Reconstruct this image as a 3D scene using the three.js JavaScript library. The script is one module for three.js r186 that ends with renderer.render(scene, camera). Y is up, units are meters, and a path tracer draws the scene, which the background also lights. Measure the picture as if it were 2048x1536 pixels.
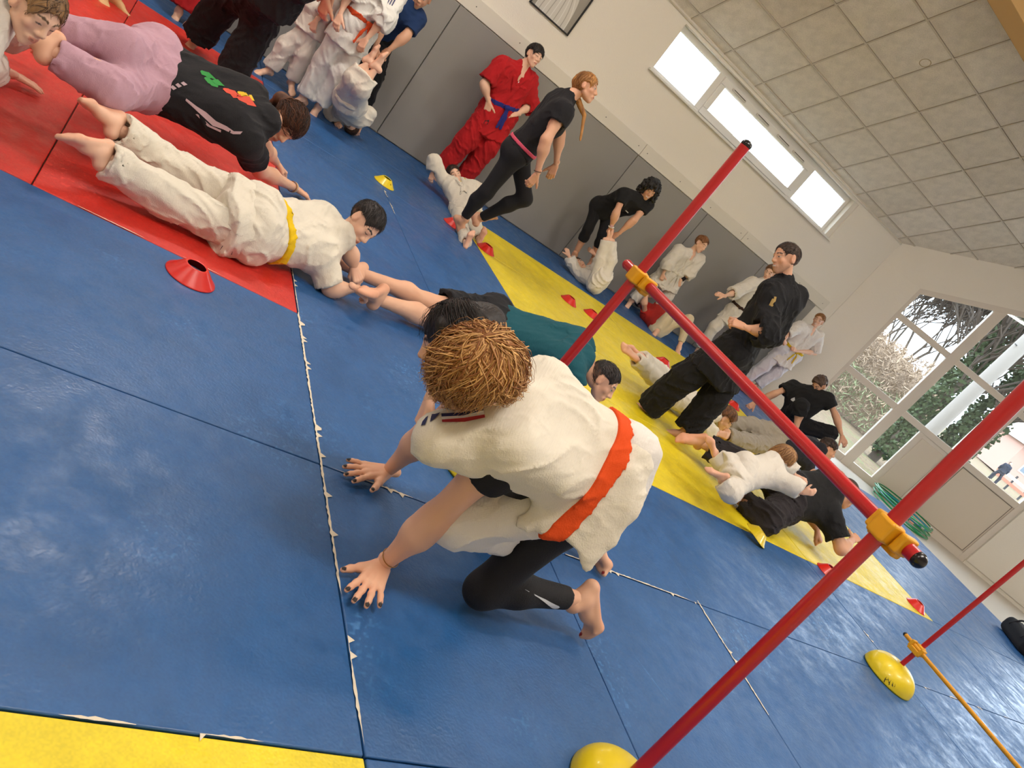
import * as THREE from 'three';
import { RoundedBoxGeometry } from 'three/addons/geometries/RoundedBoxGeometry.js';
import { mergeGeometries } from 'three/addons/utils/BufferGeometryUtils.js';
import { RectAreaLightUniformsLib } from 'three/addons/lights/RectAreaLightUniformsLib.js';

// ---------------------------------------------------------------- camera, sky, lamps, exposure
const scene = new THREE.Scene();
const renderer = new THREE.WebGLRenderer({ antialias: true });
renderer.toneMapping = THREE.LinearToneMapping;
renderer.toneMappingExposure = 1.06;
renderer.shadowMap.enabled = true;
RectAreaLightUniformsLib.init();
const FOCAL = 1516.925, EYE = [0, 1.287, 0];
const RIGHT = [0.74099613, 0.60448408, 0.29244442], DOWN = [0.38341249, -0.73839298, 0.55477082], FWD = [0.55128904, -0.29895618, -0.77891309];
const camera = new THREE.PerspectiveCamera(2 * Math.atan(768 / FOCAL) * 180 / Math.PI, 2048 / 1536, 0.05, 200);
camera.position.set(...EYE);
camera.up.set(-DOWN[0], -DOWN[1], -DOWN[2]);
camera.lookAt(EYE[0] + FWD[0], EYE[1] + FWD[1], EYE[2] + FWD[2]);
scene.add(camera);
{ // overcast sky: bright, a little cool, with soft cloud grain
  const w = 256, h = 128, d = new Float32Array(w * h * 4);
  for (let j = 0; j < h; j++) for (let i = 0; i < w; i++) {
    const e = (j / h - 0.5) * Math.PI, c = 0.04 * Math.sin(i * 0.11 + 2 * Math.sin(j * 0.13)) + 0.03 * Math.sin(i * 0.27 + j * 0.31);
    const b = 1 + c + 0.12 * Math.max(0, Math.sin(e)), o = (j * w + i) * 4;
    d[o] = 0.93 * b; d[o + 1] = 0.97 * b; d[o + 2] = 1.04 * b; d[o + 3] = 1;
  }
  const sky = new THREE.DataTexture(d, w, h, THREE.RGBAFormat, THREE.FloatType);
  sky.mapping = THREE.EquirectangularReflectionMapping; sky.magFilter = THREE.LinearFilter; sky.wrapS = THREE.RepeatWrapping; sky.needsUpdate = true;
  scene.background = sky; scene.backgroundIntensity = 7;
}

// ---------------------------------------------------------------- small vector kit
const add = (a, b) => [a[0] + b[0], a[1] + b[1], a[2] + b[2]], sub = (a, b) => [a[0] - b[0], a[1] - b[1], a[2] - b[2]];
const mul = (a, s) => [a[0] * s, a[1] * s, a[2] * s], dot = (a, b) => a[0] * b[0] + a[1] * b[1] + a[2] * b[2];
const cross = (a, b) => [a[1] * b[2] - a[2] * b[1], a[2] * b[0] - a[0] * b[2], a[0] * b[1] - a[1] * b[0]];
const len = (a) => Math.hypot(a[0], a[1], a[2]), nrm = (a) => mul(a, 1 / (len(a) || 1)), lerp = (a, b, t) => add(mul(a, 1 - t), mul(b, t));
const mad = (a, b, s) => [a[0] + b[0] * s, a[1] + b[1] * s, a[2] + b[2] * s];
const perp = (v, n) => nrm(mad(v, n, -dot(v, n)));           // the part of v across the unit vector n
const UP = [0, 1, 0];
// a photo pixel (2048 x 1536) gives a direction; the distance comes from the ground, a wall or a known height
const ray = (px, py) => mad(mad(FWD, RIGHT, (px - 1024) / FOCAL), DOWN, (py - 768) / FOCAL);
const atY = (px, py, y = 0) => { const r = ray(px, py); return mad(EYE, r, (y - EYE[1]) / r[1]); };
const atPlane = (px, py, p, n) => { const r = ray(px, py); return mad(EYE, r, dot(sub(p, EYE), n) / dot(r, n)); };
const screenDir = (r, u, b) => nrm(mad(mad(mul(RIGHT, r), DOWN, -u), FWD, -b));
let seed = 7;
const rnd = () => { seed = (seed + 0x6d2b79f5) | 0; let t = Math.imul(seed ^ (seed >>> 15), 1 | seed); t = (t + Math.imul(t ^ (t >>> 7), 61 | t)) ^ t; return ((t ^ (t >>> 14)) >>> 0) / 4294967296; };
const rr = (a, b) => a + (b - a) * rnd();
const hsh = (i, j, k) => { let h = Math.imul(i, 374761393) ^ Math.imul(j, 668265263) ^ Math.imul(k, 2147483647); h = Math.imul(h ^ (h >>> 13), 1274126177); return ((h ^ (h >>> 16)) >>> 0) / 4294967296; };
const sm = (t) => t * t * (3 - 2 * t);
function noise(x, y, z) {   // value noise, -1 .. 1
  const i = Math.floor(x), j = Math.floor(y), k = Math.floor(z), u = sm(x - i), v = sm(y - j), w = sm(z - k);
  const l = (a, b, t) => a + (b - a) * t;
  return 2 * l(l(l(hsh(i, j, k), hsh(i + 1, j, k), u), l(hsh(i, j + 1, k), hsh(i + 1, j + 1, k), u), v),
    l(l(hsh(i, j, k + 1), hsh(i + 1, j, k + 1), u), l(hsh(i, j + 1, k + 1), hsh(i + 1, j + 1, k + 1), u), v), w) - 1;
}
const clamp = (x, a, b) => Math.max(a, Math.min(b, x)), sstep = (a, b, x) => sm(clamp((x - a) / (b - a), 0, 1));

// ---------------------------------------------------------------- scene kit
const taken = new Map();
function numbered(n) { const k = taken.get(n) ?? 0; taken.set(n, k + 1); return k ? `${n}_${String(k).padStart(3, '0')}` : n; }
function shade(o) { o.traverse((m) => { if (m.isMesh) { m.castShadow = true; m.receiveShadow = true; } }); return o; }
function thing(name, label, category, pos = [0, 0, 0], group) {
  const g = new THREE.Group(); g.name = numbered(name); g.position.set(...pos); scene.add(g);
  g.userData = { label, category }; if (group) g.userData.group = group;
  return g;
}
function struct(name) { const g = new THREE.Group(); g.name = name; g.userData = { kind: 'structure' }; scene.add(g); return g; }
function part(parent, name, geo, mat, pos) {
  const m = new THREE.Mesh(geo, mat); m.name = name; if (pos) m.position.set(...pos);
  m.castShadow = m.receiveShadow = true; parent.add(m); return m;
}
const std = (color, roughness = 0.8, o = {}) => new THREE.MeshStandardMaterial({ color, roughness, ...o });
const phys = (color, roughness, o = {}) => new THREE.MeshPhysicalMaterial({ color, roughness, ...o });
function box(w, h, d, x = 0, y = 0, z = 0) { const g = new THREE.BoxGeometry(w, h, d); g.translate(x, y, z); return g; }
function rbox(w, h, d, r, x = 0, y = 0, z = 0) { const g = new RoundedBoxGeometry(w, h, d, 2, r); g.translate(x, y, z); return g; }
function tube(pts, r, seg = 24, sides = 8, closed = false) {
  return new THREE.TubeGeometry(new THREE.CatmullRomCurve3(pts.map((p) => new THREE.Vector3(...p)), closed), seg, r, sides, closed);
}
function rod(a, b, r, sides = 16, r2 = r) {   // straight cylinder from a to b
  const g = new THREE.CylinderGeometry(r2, r, len(sub(b, a)), sides, 1), q = new THREE.Quaternion().setFromUnitVectors(new THREE.Vector3(0, 1, 0), new THREE.Vector3(...nrm(sub(b, a))));
  g.applyQuaternion(q); g.translate(...lerp(a, b, 0.5)); return g;
}
function noiseTex(n, fn, srgb) {   // n x n, fn(u, v) -> [r, g, b] 0..1; tiles
  const d = new Uint8Array(n * n * 4);
  for (let j = 0; j < n; j++) for (let i = 0; i < n; i++) { const c = fn(i / n, j / n), o = (j * n + i) * 4; for (let k = 0; k < 3; k++) d[o + k] = clamp(c[k], 0, 1) * 255; d[o + 3] = 255; }
  const t = new THREE.DataTexture(d, n, n); t.magFilter = THREE.LinearFilter; t.wrapS = t.wrapT = THREE.RepeatWrapping; if (srgb) t.colorSpace = THREE.SRGBColorSpace; t.needsUpdate = true; return t;
}
const tn = (u, v, f, s = 0) => {   // tiling 2-D value noise, -1 .. 1
  const x = u * f, y = v * f, i = Math.floor(x), j = Math.floor(y), a = sm(x - i), b = sm(y - j), m = (q) => ((q % f) + f) % f;
  const h = (p, q) => hsh(m(p), m(q), s * 31 + f);
  return 2 * ((h(i, j) * (1 - a) + h(i + 1, j) * a) * (1 - b) + (h(i, j + 1) * (1 - a) + h(i + 1, j + 1) * a) * b) - 1;
};
const rep = (t, sx, sy = sx) => { const c = t.clone(); c.repeat.set(sx, sy); c.needsUpdate = true; return c; };

// ---------------------------------------------------------------- signed-distance volumes meshed with surface nets
class Vol {
  constructor(cell, k) { this.c = cell; this.k = k; this.prims = []; this.subs = []; this.clips = []; this.disp = null; }
  cone(a, b, ra, rb = ra, o = {}) { this.prims.push(Vol.cone(a, b, ra, rb, o)); return this; }
  static cone(a, b, ra, rb, o = {}) {   // tapered capsule; cutA / cutB end it flat; fl = [normal, factor] flattens it
    const [ax, ay, az] = a, d = sub(b, a), L2 = Math.max(1e-10, dot(d, d)), L = Math.sqrt(L2), [dx, dy, dz] = d, n = o.fl?.[0], fs = (o.fl?.[1] ?? 1) - 1, R = Math.max(ra, rb);
    const cutA = o.cutA, cutB = o.cutB;
    return {
      lo: [0, 1, 2].map((i) => Math.min(a[i], b[i]) - R), hi: [0, 1, 2].map((i) => Math.max(a[i], b[i]) + R),
      f(x, y, z) {
        const px = x - ax, py = y - ay, pz = z - az, tr = (px * dx + py * dy + pz * dz) / L2, t = tr < 0 ? 0 : tr > 1 ? 1 : tr;
        let vx = px - dx * t, vy = py - dy * t, vz = pz - dz * t;
        if (n) { const vn = (vx * n[0] + vy * n[1] + vz * n[2]) * fs; vx += n[0] * vn; vy += n[1] * vn; vz += n[2] * vn; }
        let q = Math.sqrt(vx * vx + vy * vy + vz * vz) - (ra + (rb - ra) * t);
        if (cutB) q = Math.max(q, (tr - 1) * L);
        if (cutA) q = Math.max(q, -tr * L);
        return q;
      },
    };
  }
  ell(c, u, v, w) { this.prims.push(Vol.ell(c, u, v, w)); return this; }
  static ell(c, u, v, w) {   // ellipsoid with semi-axes u, v, w (vectors)
    const a = len(u), b = len(v), d = len(w), un = nrm(u), vn = nrm(v), wn = nrm(w), ext = [0, 1, 2].map((i) => Math.hypot(u[i], v[i], w[i]));
    return {
      lo: sub(c, ext), hi: add(c, ext),
      f(x, y, z) {
        const px = x - c[0], py = y - c[1], pz = z - c[2];
        const q = (px * un[0] + py * un[1] + pz * un[2]) / a, r = (px * vn[0] + py * vn[1] + pz * vn[2]) / b, s = (px * wn[0] + py * wn[1] + pz * wn[2]) / d;
        const k0 = Math.sqrt(q * q + r * r + s * s), k1 = Math.sqrt((q / a) ** 2 + (r / b) ** 2 + (s / d) ** 2);
        return k1 < 1e-9 ? -Math.min(a, b, d) : k0 * (k0 - 1) / k1;
      },
    };
  }
  cut(p) { this.subs.push(p); return this; }
  eval(p) {
    const m = Math.min(0.1, 3.4 / this.k) + this.c, em = Math.exp(-this.k * m); let s = 0, far = 9; for (const q of this.prims) { const d = q.f(p[0], p[1], p[2]); if (d < m) s += Math.exp(-this.k * d) - em; if (d < far) far = d; }
    let d = s > 0 ? Math.min(far, -Math.log(s) / this.k) : far;
    for (const q of this.subs) d = Math.max(d, -q.f(p[0], p[1], p[2]));
    for (const c of this.clips) d = Math.max(d, c(p[0], p[1], p[2]));
    if (this.disp && Math.abs(d) < 0.05) d += this.disp(p[0], p[1], p[2]);
    return d;
  }
  onto(p, dir, reach = 0.5) {   // march from p + dir * reach back along dir to the surface
    let t = reach; for (let i = 0; i < 60; i++) { const d = this.eval(mad(p, dir, t)); if (d < 0.0006) break; t -= Math.max(0.0008, d * 0.7); if (t < -reach) break; }
    return mad(p, dir, t);
  }
  build(color) {
    const { c, k } = this, pad = 3 * c, lo = [1e9, 1e9, 1e9], hi = [-1e9, -1e9, -1e9];
    for (const p of this.prims) for (let i = 0; i < 3; i++) { lo[i] = Math.min(lo[i], p.lo[i] - pad - 0.012); hi[i] = Math.max(hi[i], p.hi[i] + pad + 0.012); }
    const nx = Math.ceil((hi[0] - lo[0]) / c) + 1, ny = Math.ceil((hi[1] - lo[1]) / c) + 1, nz = Math.ceil((hi[2] - lo[2]) / c) + 1, sx = 1, sy = nx, sz = nx * ny, F = new Float32Array(nx * ny * nz), m = Math.min(0.1, 3.4 / k) + c, em = Math.exp(-k * m);
    for (const p of this.prims) {
      const a = [0, 1, 2].map((i) => Math.max(0, Math.floor((p.lo[i] - m - lo[i]) / c))), b = [nx, ny, nz].map((n, i) => Math.min(n - 1, Math.ceil((p.hi[i] + m - lo[i]) / c)));
      for (let z = a[2]; z <= b[2]; z++) for (let y = a[1]; y <= b[1]; y++) { let o = z * sz + y * sy + a[0]; const wy = lo[1] + y * c, wz = lo[2] + z * c; for (let x = a[0]; x <= b[0]; x++, o++) { const d = p.f(lo[0] + x * c, wy, wz); if (d < m) F[o] += Math.exp(-k * d) - em; } }
    }
    const near = 4 * c + 0.012;
    for (let z = 0, o = 0; z < nz; z++) for (let y = 0; y < ny; y++) for (let x = 0; x < nx; x++, o++) {
      let d = F[o] > 0 ? Math.min(m, -Math.log(F[o]) / k) : m;
      if (d < near) {
        const wx = lo[0] + x * c, wy = lo[1] + y * c, wz = lo[2] + z * c;
        for (const q of this.subs) d = Math.max(d, -q.f(wx, wy, wz));
        for (const q of this.clips) d = Math.max(d, q(wx, wy, wz));
        if (this.disp && d > -near && d < near) d += this.disp(wx, wy, wz);
      }
      F[o] = d;
    }
    const skip = 9 * c + 0.02, id = new Int32Array(nx * ny * nz).fill(-1), pos = [], nor = [], col = [], uv = [], idx = [];
    const corners = [0, sx, sy, sx + sy, sz, sx + sz, sy + sz, sx + sy + sz], edges = [[0, 1], [2, 3], [4, 5], [6, 7], [0, 2], [1, 3], [4, 6], [5, 7], [0, 4], [1, 5], [2, 6], [3, 7]];
    for (let z = 0; z < nz - 1; z++) for (let y = 0; y < ny - 1; y++) for (let x = 0; x < nx - 1; x++) {
      const o = z * sz + y * sy + x; if (F[o] > skip || F[o] < -skip) continue; let mask = 0; for (let i = 0; i < 8; i++) if (F[o + corners[i]] < 0) mask |= 1 << i;
      if (mask === 0 || mask === 255) continue;
      let vx = 0, vy = 0, vz = 0, n = 0;
      for (const [a, b] of edges) { const A = (mask >> a) & 1, B = (mask >> b) & 1; if (A === B) continue; const fa = F[o + corners[a]], fb = F[o + corners[b]], t = fa / (fa - fb); vx += (a & 1) + ((b & 1) - (a & 1)) * t; vy += ((a >> 1) & 1) + (((b >> 1) & 1) - ((a >> 1) & 1)) * t; vz += (a >> 2) + ((b >> 2) - (a >> 2)) * t; n++; }
      vx /= n; vy /= n; vz /= n;
      const g = [0, 0, 0], f = (i) => F[o + corners[i]];
      const bi = (q00, q10, q01, q11, s, t) => (q00 * (1 - s) + q10 * s) * (1 - t) + (q01 * (1 - s) + q11 * s) * t;
      g[0] = bi(f(1) - f(0), f(3) - f(2), f(5) - f(4), f(7) - f(6), vy, vz); g[1] = bi(f(2) - f(0), f(3) - f(1), f(6) - f(4), f(7) - f(5), vx, vz); g[2] = bi(f(4) - f(0), f(5) - f(1), f(6) - f(2), f(7) - f(3), vx, vy);
      const nn = nrm(g), p = [lo[0] + (x + vx) * c, lo[1] + (y + vy) * c, lo[2] + (z + vz) * c];
      id[o] = pos.length / 3; pos.push(...p); nor.push(...nn); uv.push(p[0] + 0.6 * p[2], p[1] + 0.45 * p[2]);
      if (color) col.push(...color(p, nn));
    }
    const quad = (a, b, cc, d, flip) => { if (flip) idx.push(a, cc, b, b, cc, d); else idx.push(a, b, cc, b, d, cc); };
    for (let z = 1; z < nz - 1; z++) for (let y = 1; y < ny - 1; y++) for (let x = 1; x < nx - 1; x++) {
      const o = z * sz + y * sy + x, s = F[o] < 0;
      if (s !== (F[o + sx] < 0)) quad(id[o - sy - sz], id[o - sz], id[o - sy], id[o], !s);
      if (s !== (F[o + sy] < 0)) quad(id[o - sx - sz], id[o - sz], id[o - sx], id[o], s);
      if (s !== (F[o + sz] < 0)) quad(id[o - sx - sy], id[o - sy], id[o - sx], id[o], !s);
    }
    const G = new THREE.BufferGeometry();
    G.setAttribute('position', new THREE.Float32BufferAttribute(pos, 3)); G.setAttribute('normal', new THREE.Float32BufferAttribute(nor, 3)); G.setAttribute('uv', new THREE.Float32BufferAttribute(uv, 2));
    if (color) G.setAttribute('color', new THREE.Float32BufferAttribute(col, 3));
    G.setIndex(idx); return G;
  }
}
const lin = (hex) => { const c = new THREE.Color(hex); return [c.r, c.g, c.b]; };
// ---------------------------------------------------------------- people
const QUAL = {
  near: { body: 0.0115, cloth: 0.008, head: 0.0042, hand: 0.0031, foot: 0.0042, hair: 0.005, kh: 300 },
  mid: { body: 0.0145, cloth: 0.0115, head: 0.0052, hand: 0.0046, foot: 0.0056, hair: 0.0065, kh: 260 },
  far: { body: 0.0185, cloth: 0.0145, head: 0.0072, hand: 0.0062, foot: 0.0075, hair: 0.0088, kh: 230 },
};
const clothMats = new Map();
const weave = noiseTex(256, (u, v) => { const a = 0.5 + 0.22 * Math.sin(u * 256 * Math.PI / 2) * Math.sin(v * 256 * Math.PI / 2) + 0.25 * tn(u, v, 128, 2); return [a, a, a]; });
function cloth(hex, rough = 0.95, o = {}) {
  const key = hex + rough; if (clothMats.has(key)) return clothMats.get(key);
  const m = phys(hex, rough, { sheen: 0.25, sheenRoughness: 0.6, sheenColor: new THREE.Color(hex).lerp(new THREE.Color('#ffffff'), 0.3), bumpMap: rep(weave, 3), bumpScale: 0.0012, side: THREE.DoubleSide, ...o });
  clothMats.set(key, m); return m;
}
const skinMat = new THREE.MeshPhysicalMaterial({ vertexColors: true, roughness: 0.52, sheen: 0.15, sheenRoughness: 0.5 });
const hairMat = new THREE.MeshStandardMaterial({ vertexColors: true, roughness: 0.55 });
function folds(amp, dir, freq = 11, sd = 1) {   // wrinkles running along dir
  const a = nrm(dir), b = perp([0.31, 0.52, 0.79], a), c = cross(a, b);
  return (x, y, z) => {
    const u = (x * a[0] + y * a[1] + z * a[2]) * freq * 0.38, v = (x * b[0] + y * b[1] + z * b[2]) * freq, w = (x * c[0] + y * c[1] + z * c[2]) * freq;
    const q = noise(u * 0.8 + sd, v * 0.45, w * 0.45 - sd), n = 1 - Math.abs(noise(u + q, v + q + sd, w - q)), m = 1 - Math.abs(noise(u * 2.1 - sd, v * 2.2 + q, w * 2.2));
    return -amp * (n * n * n + 0.35 * m * m * m - 0.45);
  };
}
function frame(C, F, U, s) {   // head axes: x left, y up, z forward
  const f = nrm(F), u = perp(U, f), l = cross(u, f);
  return { s, C, f, u, l, at: (x, y, z) => mad(mad(mad(C, l, x * s), u, y * s), f, z * s), dir: (x, y, z) => nrm(mad(mad(mul(l, x), u, y), f, z)), ax: (v, r) => mul(v, r * s), loc: (p) => { const d = sub(p, C); return [dot(d, l) / s, dot(d, u) / s, dot(d, f) / s]; } };
}
function headGeo(h, q, skin, o) {
  const v = new Vol(q.head, 150 / h.s), e = (x, y, z, rx, ry, rz) => Vol.ell(h.at(x, y, z), h.ax(h.l, rx), h.ax(h.u, ry), h.ax(h.f, rz)), B = (x, y, z, r) => v.cone(h.at(x, y, z), h.at(x, y + 1e-4, z), r * h.s), S = h.s;
  v.prims.push(e(0, 0.03, -0.012, 0.07, 0.08, 0.089), e(0, -0.03, 0.03, 0.05, 0.07, 0.05));
  for (const s of [-1, 1]) {
    v.cone(h.at(0, -0.092, 0.058), h.at(s * 0.04, -0.048, 0.0), 0.017 * S, 0.02 * S);
    B(s * 0.036, -0.022, 0.053, 0.018); v.cone(h.at(s * 0.014, 0.023, 0.076), h.at(s * 0.044, 0.022, 0.062), 0.008 * S);
    B(s * 0.0115, -0.031, 0.087, 0.0058); v.cone(h.at(s * 0.017, -0.062, 0.074), h.at(0, -0.0575, 0.081), 0.003 * S, 0.0045 * S); v.cone(h.at(s * 0.016, -0.064, 0.074), h.at(0, -0.067, 0.08), 0.003 * S, 0.0055 * S);
    v.prims.push(e(s * 0.073, -0.004, -0.014, 0.0075, 0.03, 0.017)); B(s * 0.071, -0.022, -0.006, 0.007);
    B(s * 0.03, 0.003, 0.066, 0.0115);
    v.cut(e(s * 0.031, 0.005, 0.099, 0.013, 0.008, 0.016)); v.cut(e(s * 0.084, -0.002, -0.004, 0.0055, 0.015, 0.008));
  }
  v.cone(h.at(0, 0.018, 0.078), h.at(0, -0.024, 0.1), 0.006 * S, 0.0098 * S); v.cone(h.at(0, -0.09, 0.064), h.at(0, -0.082, 0.066), 0.013 * S);
  const sk = lin(skin), brow = lin(o.brow ?? o.color), lip = o.lip ? lin(o.lip) : [sk[0] * 0.78, sk[1] * 0.5, sk[2] * 0.5], open = o.eyes !== 'down';
  return v.build((p) => {
    const [x, y, z] = h.loc(p), ax = Math.abs(x); let c = sk;
    const warm = Math.exp(-(((ax - 0.04) / 0.018) ** 2 + ((y + 0.03) / 0.02) ** 2)) * (z > 0.02 ? 0.3 : 0) + (ax > 0.066 ? 0.25 : 0);
    c = [c[0], c[1] * (1 - 0.28 * warm), c[2] * (1 - 0.3 * warm)];
    if (z > 0.04) {
      const by = 0.0265 + 0.004 * (1 - ((ax - 0.03) / 0.018) ** 2);
      if (ax > 0.01 && ax < 0.05 && Math.abs(y - by) < 0.0042) c = brow;
      const ex = (ax - 0.0305) / 0.0145, ey = (y - 0.0035) / (open ? 0.0052 : 0.003), r = ex * ex + ey * ey;
      if (r < 1) { if (open) { const ir = Math.hypot(ax - 0.0305, y - 0.0035); c = ir < 0.0058 ? [0.03, 0.02, 0.015] : [0.5, 0.45, 0.41]; if (y > 0.0064) c = [0.04, 0.025, 0.02]; } else c = [0.06, 0.035, 0.028]; }
      if (ax < 0.021 - Math.abs(y + 0.062) * 0.9 && Math.abs(y + 0.062) < 0.0095) { c = lip; if (Math.abs(y + 0.0615) < 0.0016) c = mul(lip, 0.45); if (o.smile && Math.abs(y + 0.0615) < 0.0042) c = [0.75, 0.72, 0.66]; }
    }
    if (o.stubble && z > -0.01 && y < -0.04 && y > -0.12) { const w = 0.35 * sstep(-0.035, -0.06, y); c = lerp(c, lin(o.color), w * (0.7 + 0.3 * noise(x * 900, y * 900, z * 900))); }
    if (o.crop && y > 0.03 - 0.35 * Math.min(0, z - 0.06) * 0) { const w = sstep(0.05, 0.075, y + 0.25 * Math.min(0.05, 0.07 - z)) * 0.8; c = lerp(c, lin(o.color), w); }
    return c;
  });
}
function hairGeo(h, q, o) {
  const S = h.s, v = new Vol(q.hair, 90 / S), vol = o.vol ?? 0.012, e = (x, y, z, rx, ry, rz) => Vol.ell(h.at(x, y, z), h.ax(h.l, rx), h.ax(h.u, ry), h.ax(h.f, rz));
  v.prims.push(e(0, 0.03, -0.014, 0.071 + vol, 0.08 + vol, 0.089 + vol));
  for (const b of o.bones ?? []) v.cone(h.at(...b[0]), h.at(...b[1]), b[2] * S, b[3] * S, b[4] ? { fl: [h.dir(...b[4]), b[5]] } : {});
  const line = o.line ?? 0.07, nape = o.nape ?? -0.045, nb = (o.bones ?? []).length, bones = v.prims.slice(1);
  const face = e(0, line - 0.115, 0.11, 0.082, 0.115, 0.105), sideL = e(0.078, -0.02, 0.02, 0.03, 0.05, 0.034), sideR = e(-0.078, -0.02, 0.02, 0.03, 0.05, 0.034), ew = 0.01 + (o.vol ?? 0.012), ears = o.ears === false ? [] : [e(0.084, -0.006, -0.01, 0.008 + ew, 0.031, 0.02), e(-0.084, -0.006, -0.01, 0.008 + ew, 0.031, 0.02)];
  v.clips.push((x, y, z) => {
    const p = h.loc([x, y, z]); let m = Math.max(-face.f(x, y, z), -sideL.f(x, y, z), -sideR.f(x, y, z), (nape - p[1]) * S);
    for (const q of ears) m = Math.max(m, -q.f(x, y, z));
    if (nb) { let b = 1; for (const q of bones) b = Math.min(b, q.f(x, y, z)); m = Math.min(m, Math.max(b, b - 0)); }
    return m;
  });
  o.edge = v.clips[0]; const amp = o.rough ?? 0.004, fr = o.fr ?? 1, curl = o.curl ?? 0, edge = v.clips[0], thin = nb ? 0 : vol * 0.85 * S;
  v.disp = (x, y, z) => (thin ? thin * sstep(-0.022, -0.002, edge(x, y, z)) : 0) + relief(x, y, z);
  const relief = (x, y, z) => { const p = h.loc([x, y, z]), a = Math.atan2(p[0], p[2] + 0.03) * 9 * fr, b = p[1] * 22 * fr; return curl ? -amp * (0.4 + noise(p[0] * curl, p[1] * curl, p[2] * curl) + 0.6 * noise(p[0] * curl * 2, p[1] * curl * 2, p[2] * curl * 2)) : -amp * (0.3 + 0.7 * noise(a + noise(b, a, 3) * 1.2, b * 0.5, p[2] * 14) + 0.45 * noise(a * 2.7, b, p[0] * 40)); };
  const c0 = lin(o.color), c1 = lin(o.color2 ?? o.color);
  return v.build((p) => { const l = h.loc(p), t = clamp(0.5 + 0.75 * noise(Math.atan2(l[0], l[2] + 0.02) * 14, l[1] * 16, l[2] * 30), 0, 1), c = lerp(c0, c1, t); if (o.fade) { const w = sstep(0.035, -0.02, l[1] + 0.2 * Math.min(0, l[2])) * 0.6; return lerp(c, lin(o.fade), w); } return c; });
}
const POSE = { flat: [3, 6, 4, 1], spread: [2, 7, 4, 2.1], relaxed: [22, 30, 18, 0.6], curl: [38, 50, 30, 0.4], grip: [48, 62, 40, 0.5], fist: [75, 92, 60, 0.2] };
function handGeo(W, D, N, side, pose, s, q, skin, nail) {
  const d = nrm(D), n = perp(N, d), t = mul(cross(d, n), side), P = POSE[pose] ?? POSE.relaxed, v = new Vol(q.hand, q.kh / Math.max(0.75, s)), A = (f, l, u) => mad(mad(mad(W, d, f * s), t, l * s), n, u * s), nails = [];
  const lat = [0.0275, 0.0095, -0.0085, -0.026], fw = [0.086, 0.09, 0.086, 0.078], Ls = [0.068, 0.077, 0.071, 0.056], sp = [7, 2, -4, -11];
  v.cone(A(-0.03, 0, 0), A(0.01, 0, 0), 0.0225 * s, 0.02 * s, { fl: [n, 1.35] });
  for (let i = 0; i < 4; i++) {
    v.cone(A(0.012, lat[i] * 0.55, -0.001), A(fw[i], lat[i], 0), 0.0135 * s, 0.0098 * s);
    let p = A(fw[i], lat[i], 0), dr = nrm(mad(d, t, Math.tan(sp[i] * P[3] * Math.PI / 180))), nn = n;
    const r = (i === 3 ? 0.0072 : 0.0083) * s;
    [0.46, 0.3, 0.24].forEach((g, k) => {
      const a = P[k] * Math.PI / 180 * (pose === 'relaxed' ? 1 + 0.12 * i : 1), c = Math.cos(a), sn = Math.sin(a), nd = nrm(mad(mul(dr, c), nn, -sn)), n2 = nrm(mad(mul(nn, c), dr, sn)), e = mad(p, nd, Ls[i] * g * s);
      v.cone(p, e, r * (1 - 0.06 * k), r * (0.97 - 0.09 * (k + 1) * 0.6)); p = e; dr = nd; nn = n2;
    });
    nails.push([mad(mad(p, nn, r * 0.75), dr, -0.002 * s), nn]);
  }
  const f = pose === 'grip' || pose === 'fist' || pose === 'curl', b = A(0.026, 0.021, -0.004), m = A(0.055, f ? 0.035 : 0.046, f ? -0.02 : -0.006), e = A(f ? 0.085 : 0.078, f ? 0.03 : 0.066, f ? -0.032 : -0.008), tip = A(f ? 0.105 : 0.099, f ? 0.018 : 0.08, f ? -0.042 : -0.008);
  v.cone(A(0.006, 0.01, -0.003), m, 0.0145 * s, 0.0115 * s); v.cone(b, m, 0.013 * s, 0.011 * s); v.cone(m, e, 0.0108 * s, 0.0095 * s); v.cone(e, tip, 0.0095 * s, 0.0078 * s);
  nails.push([mad(tip, n, 0.0065 * s), n]);
  const sk = lin(skin), pk = nail ? lin(nail) : [Math.min(1, sk[0] * 1.05), sk[1] * 0.9, sk[2] * 0.9];
  return v.build((p) => { for (const [c, u] of nails) { const w = sub(p, c); if (len(w) < 0.0068 * s && dot(w, u) > -0.0045 * s) return pk; } const kn = 0.1 * noise(p[0] * 60, p[1] * 60, p[2] * 60); return [sk[0], sk[1] * (0.95 + kn * 0.5), sk[2] * (0.94 + kn * 0.5)]; });
}
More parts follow.
